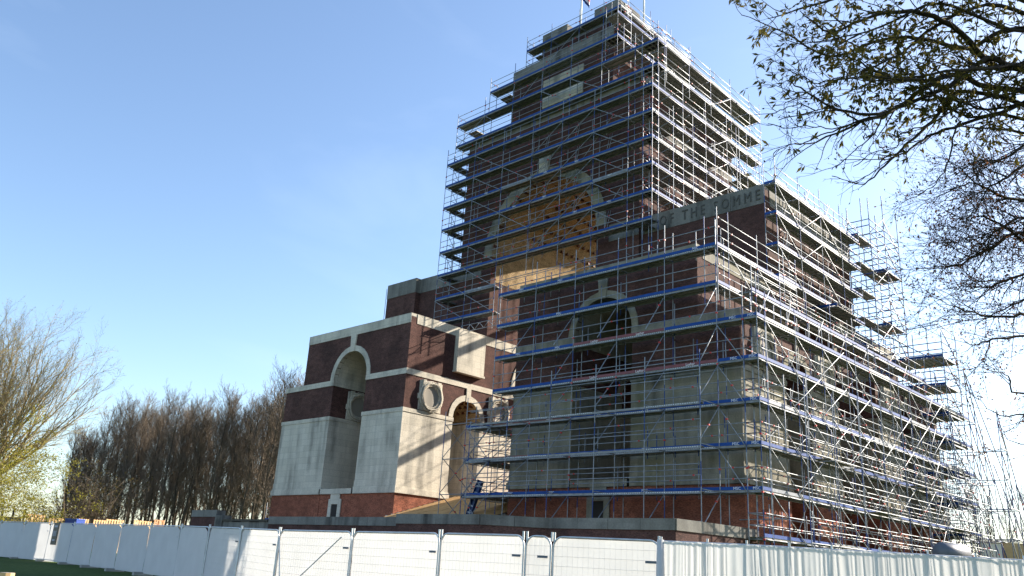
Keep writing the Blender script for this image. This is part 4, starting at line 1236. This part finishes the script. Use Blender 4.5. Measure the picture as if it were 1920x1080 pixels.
for (px0, px1, d, lab, mat, nm) in ((1838, 1882, 78, 'pale boarded site cabin behind the scaffold at far right', plain('cream_board', (0.62, 0.60, 0.52), .7), 'site_cabin'), (1881, 1990, 62, 'ochre plywood hoarding at the right edge', galv('plywood', (0.42, 0.29, 0.13), (0.52, 0.37, 0.18), 0, .7), 'hoarding')):
    a = at_depth(px0, 1017, d); b = at_depth(px1, 1017 + (px1 - px0) * .03, d); b.z = a.z
    t = thing(nm, lab, 'cabin' if nm == 'site_cabin' else 'hoarding', (a.x, a.y, gz(a.x, a.y)))
    ang = math.atan2((b - a).y, (b - a).x); L = (b - a).xy.length; M = Matrix.Translation((a.x, a.y, 0)) @ Matrix.Rotation(ang, 4, 'Z')
    g0 = gz(a.x, a.y); n = max(1, int(L / 1.22)); s = L / n; zm = g0 + (a.z - g0) * .52
    for i in range(n):
        for (z0, z1) in ((g0, zm - .01), (zm + .01, a.z)):
            build('panel', MB().obox(M, i * s + .006, (i + 1) * s - .006, -.02, .02, z0, z1), mat, t)
    for i in range(n + 1): build('post', MB().obox(M, i * s - .04, i * s + .04, .02, .12, g0, a.z), M_WOOD2, t)
    if nm == 'site_cabin':
        build('side_wall', MB().obox(M, L, L + .04, .02, 3, g0, a.z), mat, t); build('roof', MB().obox(M, -.1, L + .12, -.1, 3, a.z, a.z + .08), plain('cabin_roof', (.2, .19, .17), .8), t)
# ------------------------------------------------------------------ trees
def bark(name, c0, c1):
    m, nt, b = nodes(name)
    n = pos_noise(nt, 3, 4, (1, 1, .4))
    nt.links.new(ramp(nt, n.outputs[0], [(0.3, c0), (0.7, c1)]).outputs[0], b.inputs['Base Color'])
    b.inputs['Roughness'].default_value = .9; b.inputs['Specular IOR Level'].default_value = .15
    return m
M_BARK = bark('grey_bark', (0.055, 0.045, 0.035), (0.13, 0.105, 0.08))
M_TWIG = bark('twig_bark', (0.105, 0.083, 0.063), (0.215, 0.170, 0.128))
M_TWIG2 = bark('pale_twig', (0.20, 0.160, 0.095), (0.34, 0.275, 0.16))
M_BARKD = bark('dark_bark', (0.022, 0.017, 0.013), (0.06, 0.047, 0.036))
def leaf_mat(name, c0, c1):
    m, nt, b = nodes(name); out = nt.nodes['Material Output']
    n = pos_noise(nt, 2.0, 3)
    c = ramp(nt, n.outputs[0], [(0.3, c0), (0.7, c1)])
    d = N(nt, 'ShaderNodeBsdfDiffuse'); t = N(nt, 'ShaderNodeBsdfTranslucent'); mx = N(nt, 'ShaderNodeMixShader'); mx.inputs[0].default_value = .45
    nt.links.new(c.outputs[0], d.inputs[0]); nt.links.new(c.outputs[0], t.inputs[0])
    nt.links.new(d.outputs[0], mx.inputs[1]); nt.links.new(t.outputs[0], mx.inputs[2]); nt.links.new(mx.outputs[0], out.inputs[0])
    return m
M_LEAF_Y = leaf_mat('spring_leaf', (0.22, 0.205, 0.035), (0.34, 0.31, 0.06))
M_LEAF_D = leaf_mat('olive_leaf', (0.060, 0.058, 0.014), (0.17, 0.135, 0.04))
M_LEAF_R = leaf_mat('bud', (0.10, 0.045, 0.025), (0.17, 0.08, 0.04))
M_LEAF_B = leaf_mat('bramble_leaf', (0.05, 0.045, 0.018), (0.11, 0.085, 0.04))

def rvec(q): 
    while True:
        v = Vector((q.uniform(-1, 1), q.uniform(-1, 1), q.uniform(-1, 1)))
        if .05 < v.length < 1: return v.normalized()
def limb(mb, q, p, d, L, r, lev, ends, cfg):
    """a crooked tapering branch that carries smaller ones"""
    seg = cfg['seg'][lev]; pts = [p.copy()]; rads = [r]; d = d.normalized()
    for i in range(seg):
        d = (d + rvec(q) * cfg['wob'][lev] + Vector((0, 0, cfg['lift'][lev]))).normalized()
        p = p + d * (L / seg); pts.append(p.copy()); rads.append(r * (1 - (1 - cfg['tip']) * (i + 1) / seg))
    mb.path(pts, rads, cfg['sides'][lev])
    if lev + 1 < len(cfg['n']):
        nb = cfg['n'][lev + 1]
        for k in range(nb):
            u = cfg['from'][lev + 1] + (1 - cfg['from'][lev + 1]) * (k + q.random()) / nb
            x = u * seg; i = min(int(x), seg - 1); pp = pts[i].lerp(pts[i+1], x - i)
            t = (pts[i+1] - pts[i]).normalized()
            side = (rvec(q)); side = (side - t * side.dot(t)).normalized()
            ang = R(q.uniform(*cfg['ang'][lev + 1]))
            nd = t * math.cos(ang) + side * math.sin(ang)
            rr = rads[i] * q.uniform(.45, .7)
            limb(mb, q, pp, nd, L * cfg['len'][lev + 1] * q.uniform(.6, 1.2) * (1.15 - .5 * u), max(rr, cfg['rmin']), lev + 1, ends, cfg)
    else:
        ends.append((pts[-1], d)); ends.append((pts[seg // 2], d))
def leaves(mb, q, ends, per, size, spread, asp=.28, droop=0.0):
    for (p, d) in ends:
        for _ in range(int(per) if per >= 1 else (1 if q.random() < per else 0)):
            c = p + rvec(q) * q.uniform(0, spread); u = (d + rvec(q) * .9 + Vector((0, 0, -droop))).normalized(); w = u.cross(rvec(q)).normalized()
            s = size * q.uniform(.6, 1.3)
            k = len(mb.v)
            mb.v += [tuple(c), tuple(c + u * s * .5 + w * s * asp), tuple(c + u * s), tuple(c + u * s * .5 - w * s * asp)]
            mb.f.append((k, k+1, k+2, k+3))

# --- bare wood behind on the left: five shapes, many trees
def wood_tree(seed, H):
    q = random.Random(seed); trunk = MB(); crown = MB(); ends = []
    pts, rads = [], []; x = y = 0; n = 8
    for i in range(n + 1):
        u = i / n; pts.append(Vector((x, y, H * .93 * u))); rads.append(.16 * (1 - .85 * u) + .02)
        x += q.uniform(-.25, .25); y += q.uniform(-.25, .25)
    trunk.path(pts, rads, 6)
    cfg = dict(seg=[3, 3, 2], wob=[.22, .28, .3], lift=[.22, .2, .15], tip=.35, sides=[4, 3, 3], n=[1, 9, 7], ang=[(0, 0), (22, 50), (20, 50)], len=[1, .5, .45], rmin=.010)
    cfg['from'] = [0, .15, .2]
    for k in range(54):
        u = .17 + .83 * ((k + q.random()) / 54) ** .62; z = u * n; i = min(int(z), n - 1); p = pts[i].lerp(pts[i+1], z - i)
        a = q.uniform(0, 6.28); tilt = R(q.uniform(25, 52))
        d = Vector((math.cos(a) * math.sin(tilt), math.sin(a) * math.sin(tilt), math.cos(tilt)))
        limb(crown, q, p, d, H * q.uniform(.12, .21) * (1.05 - .35 * u), .045 * (1.2 - u) + .012, 0, ends, cfg)
    return trunk.mesh('trunk', M_BARK, True, False), crown.mesh('crown', M_TWIG, False, False)
protos = [wood_tree(40 + i, 19 + (i % 3)) for i in range(5)]
q = random.Random(77)
row = []
for k in range(88):
    u = (k + q.uniform(-.5, .5)) / 87
    px = 105 + 450 * u
    rowi = k % 4
    row.append((px, 128 - 22 * u + rowi * 7 + q.uniform(-2, 2)))
for k in range(14): row.append((300 + 270 * q.random(), 140 + q.uniform(0, 8)))
kinds = {0: 'bare slender tree in the dark wood left of the memorial'}
for k, (px, dist) in enumerate(row):
    v = polar(px, dist); z = gz(v.x, v.y)
    t = thing('bare_tree', kinds[0], 'tree', (v.x, v.y, z), 'bare trees of the wood on the left')
    tm, cm = protos[k % 5]
    s = q.uniform(.96, 1.05) * (.80 if px < 170 else 1.0) * (1.05 if px > 440 else .95)
    Mx = Matrix.Translation((v.x, v.y, z)) @ Matrix.Rotation(q.uniform(0, 6.28), 4, 'Z') @ Matrix.Scale(s, 4)
    link('trunk', tm, t, Mx); link('crown', cm, t, Mx)
# bushes at the wood's edge
for k, (px, dist, h, lab) in enumerate(((112, 108, 6.5, 'brownish bush at the left end of the wood'), (150, 104, 8.5, 'rounded twiggy bush, second from the left end of the wood'), (182, 110, 9.5, 'dark bush with dull green leaves before the wood'), (90, 116, 4.5, 'low bush beside the big budding tree'))):
    v = polar(px, dist); z = gz(v.x, v.y); t = thing('bush', lab, 'bush', (v.x, v.y, z), 'bushes before the wood')
    mb = MB(); ends = []; qq = random.Random(300 + k)
    cfg = dict(seg=[3, 3, 2], wob=[.25, .3, .35], lift=[.1, .08, 0], tip=.3, sides=[4, 3, 3], n=[1, 7, 6], ang=[(0, 0), (25, 60), (25, 60)], len=[1, .45, .45], rmin=.014)
    cfg['from'] = [0, .1, .1]
    for j in range(26):
        a = qq.uniform(0, 6.28); tl = R(qq.uniform(3, 62))
        limb(mb, qq, Vector((v.x, v.y, z)), Vector((math.cos(a)*math.sin(tl), math.sin(a)*math.sin(tl), math.cos(tl))), h * qq.uniform(.6, 1.0), .06, 0, ends, cfg)
    build('stems', mb, M_TWIG, t, False, False)
    mb = MB(); leaves(mb, qq, ends, .5 if k in (1, 2) else .2, .26, .4)
    build('foliage', mb, M_LEAF_B, t, False, False)

# --- big budding tree at the left edge
def left_tree():
    K = 1.58; v = polar(-62, 98); z = gz(v.x, v.y); base = Vector((v.x, v.y, z))
    t = thing('budding_tree', 'large bare tree at the left edge with yellow green leaves low down', 'tree', base)
    q = random.Random(12); tr = MB(); cr = MB(); ends = []
    tr.path([base + Vector((0, 0, h_ * K)) + Vector((.15 * math.sin(h_), .1 * math.cos(h_ * 1.3), 0)) for h_ in (-.2, 1.2, 2.6, 4.2)], [.62, .48, .42, .38], 9)
    build('trunk', tr, M_BARK, t, True, False)
    cfg = dict(seg=[7, 5, 4, 3], wob=[.10, .15, .2, .25], lift=[.035, .06, .05, .03], tip=.18, sides=[6, 4, 3, 3], n=[1, 12, 8, 6], ang=[(0, 0), (16, 40), (16, 42), (16, 48)], len=[1, .45, .45, .5], rmin=.0075)
    cfg['from'] = [0, .22, .2, .15]
    top = base + Vector((0, 0, 3.6 * K))
    for j in range(30):
        a = 2 * math.pi * j / 30 * 5.07 + q.uniform(-.2, .2); tl = R((6, 22, 38, 54)[j % 4] + q.uniform(-6, 6))
        d = Vector((math.cos(a) * math.sin(tl), math.sin(a) * math.sin(tl), math.cos(tl)))
        limb(cr, q, top - Vector((0, 0, q.uniform(0, 1.8))), d, K * (9.9, 9.4, 8.6, 7.8)[j % 4] * q.uniform(.88, 1.1), .19 * q.uniform(.6, 1), 0, ends, cfg)
    build('crown', cr, M_TWIG2, t, False, False)
    # low spring foliage on hanging shoots round the trunk
    mb = MB(); lb = MB(); e2 = []
    cfg2 = dict(seg=[4, 3, 2], wob=[.2, .25, .3], lift=[-.02, -.03, -.04], tip=.25, sides=[4, 3, 3], n=[1, 7, 5], ang=[(0, 0), (25, 60), (25, 60)], len=[1, .5, .5], rmin=.008)
    cfg2['from'] = [0, .15, .1]
    for j in range(60):
        a = q.uniform(0, 6.28); tl = R(q.uniform(40, 100))
        limb(mb, q, base + Vector((q.uniform(-3, 3), q.uniform(-3, 3), K * q.uniform(.6, 6.5))), Vector((math.cos(a)*math.sin(tl), math.sin(a)*math.sin(tl), math.cos(tl))), K * q.uniform(2.2, 5.0), .04, 0, e2, cfg2)
    build('shoots', mb, M_TWIG2, t, False, False)
    leaves(lb, q, e2, 7, .17, .6)
    leaves(lb, q, ends, .22, .12, .15)
    build('foliage', lb, M_LEAF_Y, t, False, False)
left_tree()

# --- bare trees far right
for k, (px, dist, s) in enumerate(((1845, 112, .72), (1872, 118, .62), (1903, 104, .55), (1935, 110, .66), (1800, 126, .75), (1958, 100, .6))):
    v = polar(px, dist); z = gz(v.x, v.y)
    t = thing('bare_tree', ['bare tree behind the scaffold buttress', 'bare tree right of the scaffold buttress', 'small bare tree above the ochre hoarding', 'bare tree at the right edge above the hoarding', 'bare tree seen through the far scaffold tubes', 'bare tree just beyond the right edge'][k], 'tree', (v.x, v.y, z))
    tm, cm = protos[k % 5]; Mx = Matrix.Translation((v.x, v.y, z)) @ Matrix.Rotation(k * 1.3, 4, 'Z') @ Matrix.Scale(s, 4)
    link('trunk', tm, t, Mx); link('crown', cm, t, Mx)

def far_side(t, q, pts, n, L, r, mat, leafmat, leafn):
    """the rest of the crown, away from the picture"""
    mb = MB(); ends = []; lb = MB()
    cfg = dict(seg=[6, 4, 3], wob=[.14, .2, .26], lift=[.03, .03, .02], tip=.2, sides=[5, 4, 3], n=[1, 8, 7], ang=[(0, 0), (22, 50), (22, 50)], len=[1, .5, .45], rmin=.004)
    cfg['from'] = [0, .2, .15]
    for k in range(n):
        p = pts[0].lerp(pts[1], q.random())
        d = r2 * q.uniform(.35, 1) + Vector((0, 0, q.uniform(.1, 1.1))) + Vector((fwd.x, fwd.y, 0)) * q.uniform(-.5, .5)
        limb(mb, q, p, d, L * q.uniform(.7, 1.1), r * q.uniform(.6, 1), 0, ends, cfg)
    build('far_limbs', mb, mat, t, False, False)
    leaves(lb, q, ends, leafn, .08, .05, .18, .3); build('far_foliage', lb, leafmat, t, False, False)

# --- overhanging tree at the upper right, close to the camera
def overhang():
    q = random.Random(21)
    base = polar(2330, 9.5); base.z = gz(base.x, base.y)
    t = thing('overhanging_tree', 'dark tree reaching in from the upper right with small olive leaves', 'tree', base)
    tr = MB(); fork = at_depth(2180, 120, 10.5)
    tr.path([base + Vector((0, 0, -.2)), base.lerp(fork, .3) + Vector((.1, .1, 0)), base.lerp(fork, .7) + Vector((-.1, .05, 0)), fork, fork + Vector((.1, .2, 2.5))], [.34, .28, .24, .2, .12], 10)
    build('trunk', tr, M_BARKD, t, True, False)
    tw = MB(); lf = MB(); bd = MB()
    # main limbs: (points in the picture, depths start/end, start radius, leafiness)
    L = [
     ([(2180,150),(2000,95),(1880,130),(1800,60),(1730,25),(1640,28),(1560,60),(1500,20)], 10.5, 9.0, .075, 2),
     ([(2180,120),(2020,60),(1900,-10),(1780,-35),(1640,-20),(1520,10),(1440,35)], 10.5, 9.6, .07, 2),
     ([(2180,160),(1980,60),(1880,60),(1820,90),(1740,75),(1660,72),(1560,105),(1470,60),(1390,28)], 10.5, 9.8, .06, 2),
     ([(2180,170),(1990,150),(1900,125),(1850,110),(1780,160),(1700,195),(1630,215),(1560,200),(1500,165),(1475,150)], 10.5, 8.6, .06, 1),
     ([(2180,190),(2010,160),(1915,130),(1830,130),(1740,150),(1660,145),(1600,110),(1555,110)], 10.5, 9.2, .05, 2),
     ([(2180,200),(1990,215),(1920,130),(1860,128),(1790,132),(1715,145),(1640,150),(1570,145)], 10.4, 8.2, .045, 2),
     ([(2200,240),(2000,180),(1860,165),(1780,140),(1700,190),(1660,215),(1610,230),(1530,265),(1490,268)], 10.6, 8.8, .062, 1),
     ([(1700,190),(1660,212),(1610,227),(1570,205),(1530,208),(1460,225)], 8.9, 8.5, .022, 0),
     ([(1655,214),(1640,250),(1610,275),(1580,300),(1560,318)], 8.9, 8.6, .014, 0),
     ([(2200,260),(2010,230),(1900,190),(1800,170),(1765,205),(1740,235),(1700,270),(1660,310),(1620,345),(1590,340)], 10.6, 8.9, .05, 0),
     ([(2200,270),(2020,250),(1880,215),(1790,240),(1750,250),(1720,270),(1690,290),(1650,300),(1575,300)], 10.5, 9.0, .04, 0),
     ([(1655,214),(1600,232),(1550,250),(1510,268),(1470,275),(1450,290)], 8.9, 8.4, .016, 0),
     ([(1610,227),(1560,240),(1520,236),(1480,240),(1440,232)], 8.8, 8.4, .012, 0),
     ([(1530,208),(1500,195),(1470,205),(1440,215)], 8.5, 8.3, .010, 0),
     ([(1580,208),(1560,185),(1552,165)], 8.6, 8.4, .009, 0),
     ([(1690,285),(1660,295),(1640,320),(1600,342),(1560,330)], 9.0, 8.7, .013, 0),
     ([(1740,235),(1690,250),(1680,275),(1640,285),(1600,312)], 9.1, 8.8, .013, 0),
     ([(1570,145),(1530,165),(1490,185),(1470,195)], 8.3, 8.1, .011, 1),
     ([(1640,150),(1600,170),(1540,185),(1500,182)], 8.6, 8.3, .012, 1),
     ([(1800,228),(1786,260),(1778,300),(1765,330),(1740,355),(1700,375)], 9.3, 9.0, .018, 0),
     ([(2200,330),(2040,270),(1920,250),(1840,240),(1790,235)], 10.6, 9.4, .04, 1),
     ([(2200,150),(2040,190),(1930,195),(1850,205),(1780,185),(1700,178)], 10.4, 9.4, .045, 2),
     ([(2200,60),(2050,10),(1950,30),(1850,10),(1760,45),(1690,100),(1600,140),(1540,155)], 10.4, 9.2, .05, 2),
     ([(2190,90),(2060,120),(1960,170),(1880,210),(1800,215),(1720,150),(1650,110)], 10.3, 9.3, .045, 2),
     ([(2190,120),(2000,130),(1900,175),(1820,190),(1740,235),(1690,250)], 10.2, 8.8, .035, 1),
     ([(1730,150),(1640,145),(1560,150),(1525,155),(1480,130)], 8.6, 8.2, .016, 1),
     ([(2100,30),(1950,60),(1850,40),(1760,5),(1650,50),(1560,75),(1480,85)], 10.2, 9.0, .04, 2),
    ]
    for (pp, d0, d1, r0, lf_n) in L:
        n = len(pp); pts = []
        for i, (x, y) in enumerate(pp):
            u = i / (n - 1); pts.append(at_depth(x, y, d0 + (d1 - d0) * u + q.uniform(-.15, .15)))
        # refine with a smooth curve
        fine = []
        for i in range(n - 1):
            p0, p1, p2, p3 = pts[max(i-1,0)], pts[i], pts[i+1], pts[min(i+2,n-1)]
            for k in range(4):
                s = k / 4
                fine.append(0.5 * ((2*p1) + (p2-p0)*s + (2*p0-5*p1+4*p2-p3)*s*s + (3*p1-p0-3*p2+p3)*s*s*s) + rvec(q) * .012)
        fine.append(pts[-1]); m = len(fine)
        rads = [max(.0045, .66 * r0 * (1 - i / m) ** .8) for i in range(m)]
        tr2 = MB(); tr2.path(fine, rads, 6); build('limb', tr2, M_BARKD, t, True, False)
        ends = []
        bare = lf_n == 0
        cfg = dict(seg=[5, 3], wob=[.26, .32], lift=[.0, .03], tip=.3, sides=[4, 3], n=[1, 3 if bare else 4], ang=[(0, 0), (25, 60)], len=[1, .5], rmin=.0026)
        cfg['from'] = [0, .2]
        dens = 26 if lf_n == 2 else (18 if lf_n == 1 else 9)
        if r0 < .025: dens = 6
        for k in range(dens):
            u = .12 + .88 * (k + q.random()) / dens; x = u * (m - 1); i = min(int(x), m - 2); p = fine[i].lerp(fine[i+1], x - i)
            tt = (fine[i+1] - fine[i]).normalized(); sd = rvec(q) - fwd * .2; sd = (sd - tt * sd.dot(tt)).normalized(); a = R(q.uniform(20, 50))
            limb(tw, q, p, tt * math.cos(a) + sd * math.sin(a), q.uniform(.35, .9) * (1 if lf_n else .55) * (1.1 - .4 * u), max(.0036, min(rads[i] * .55, .009)), 0, ends, cfg)
        if lf_n:
            far = [e for e in ends if (e[0] - CAM).dot(r2) / (e[0] - CAM).dot(fwd) < 0.36]; nr = [e for e in ends if e not in far]
            cl = lambda es, pr: [e for e in es if q.random() < pr]
            leaves(lf, q, cl(far, .25 if lf_n == 1 else .5), 4, .078, .022, .15, .55)
            leaves(lf, q, cl(nr, .35 if lf_n == 1 else .8), 5, .082, .03, .16, .55)
        else: leaves(bd, q, ends, .35, .03, .01)
    build('twigs', tw, M_BARKD, t, False, False)
    build('foliage', lf, M_LEAF_D, t, False, False)
    build('buds', bd, M_BARKD, t, False, False)
    far_side(t, random.Random(61), (fork, fork + Vector((.1, .2, 2.4))), 16, 4.2, .08, M_BARKD, M_LEAF_D, 2)
overhang()

# --- second tree at the right edge: bare, reddish buds, further away
def edge_tree():
    q = random.Random(33)
    base = polar(2260, 17); base.z = gz(base.x, base.y)
    t = thing('budding_tree', 'leafless tree with reddish buds along the right edge, below the olive leaves', 'tree', base)
    tr = MB(); fork = at_depth(2210, 560, 17.5)
    tr.path([base + Vector((0, 0, -.2)), base.lerp(fork, .5) + Vector((.1, 0, 0)), fork, at_depth(2190, 250, 18)], [.4, .34, .28, .16], 10)
    build('trunk', tr, M_BARKD, t, True, False)
    tw = MB(); bd = MB(); ends = []
    L = [([(2200,420),(2050,400),(1960,375),(1890,370),(1830,345),(1790,352)], 17.5, 15, .06, 2),
         ([(2200,450),(2060,440),(1960,430),(1900,440),(1850,470),(1790,500),(1752,498)], 17.5, 15.2, .06, 2),
         ([(2200,480),(2080,500),(1990,490),(1920,455),(1860,410),(1800,410)], 17.5, 15.5, .06, 2),
         ([(2200,560),(2060,560),(1960,580),(1900,592),(1840,590),(1800,580),(1765,562)], 17.6, 15.2, .05, 1),
         ([(2200,600),(2050,625),(1960,625),(1920,630),(1860,638),(1825,645),(1800,634)], 17.5, 15.4, .045, 0),
         ([(1855,639),(1850,665),(1830,690),(1810,712)], 15.5, 15.2, .014, 0),
         ([(2200,640),(2080,700),(1980,720),(1905,738),(1890,705),(1860,695),(1820,685)], 17.5, 15.6, .035, 0),
         ([(2200,680),(2050,760),(1960,770),(1890,780),(1850,765),(1835,735)], 17.6, 15.8, .03, 0),
         ([(2200,350),(2060,330),(1960,300),(1890,330),(1850,360),(1815,430)], 17.6, 15.4, .05, 2),
         ([(2200,500),(2060,470),(1960,500),(1880,530),(1840,540),(1800,545)], 17.5, 15.2, .045, 2),
         ([(2200,300),(2060,260),(1960,255),(1880,300),(1840,300),(1790,330)], 17.5, 15.6, .045, 2),
         ([(2200,530),(2060,520),(1950,550),(1880,580),(1830,610)], 17.5, 15.6, .04, 1),
         ([(2200,720),(2060,820),(1970,830),(1900,830),(1875,800)], 17.6, 16, .03, 0),
         ([(2200,390),(2080,360),(1980,400),(1910,410),(1850,440),(1810,455)], 17.5, 15.4, .045, 2)]
    for (pp, d0, d1, r0, dn) in L:
        n = len(pp); pts = [at_depth(x, y, d0 + (d1 - d0) * i / (n - 1) + q.uniform(-.25, .25)) for i, (x, y) in enumerate(pp)]
        fine = []
        for i in range(n - 1):
            p0, p1, p2, p3 = pts[max(i-1,0)], pts[i], pts[i+1], pts[min(i+2,n-1)]
            for k in range(4):
                s = k / 4; fine.append(0.5 * ((2*p1) + (p2-p0)*s + (2*p0-5*p1+4*p2-p3)*s*s + (3*p1-p0-3*p2+p3)*s*s*s) + rvec(q) * .025)
        fine.append(pts[-1]); m = len(fine); rads = [max(.006, r0 * (1 - i / m) ** .9) for i in range(m)]
        lb = MB(); lb.path(fine, rads, 6); build('limb', lb, M_BARKD, t, True, False)
        cfg = dict(seg=[5, 3, 2], wob=[.2, .28, .3], lift=[.01, .02, .02], tip=.3, sides=[4, 3, 3], n=[1, 6, 4], ang=[(0, 0), (22, 52), (22, 52)], len=[1, .45, .5], rmin=.0035)
        cfg['from'] = [0, .15, .15]
        dens = (6, 14, 38)[dn]
        for k in range(dens):
            u = .2 + .8 * (k + q.random()) / dens; x = u * (m - 1); i = min(int(x), m - 2); p = fine[i].lerp(fine[i+1], x - i)
            tt = (fine[i+1] - fine[i]).normalized(); sd = rvec(q); sd = (sd - tt * sd.dot(tt)).normalized(); a = R(q.uniform(20, 50))
            limb(tw, q, p, tt * math.cos(a) + sd * math.sin(a), q.uniform(.6, 1.5), max(.006, min(rads[i] * .5, .012)), 0, ends, cfg)
    build('twigs', tw, M_BARKD, t, False, False)
    leaves(bd, q, ends, .5, .05, .02); build('buds', bd, M_LEAF_R, t, False, False)
    far_side(t, random.Random(62), (fork, at_depth(2190, 250, 18)), 18, 5.5, .1, M_BARKD, M_LEAF_R, .5)
edge_tree()
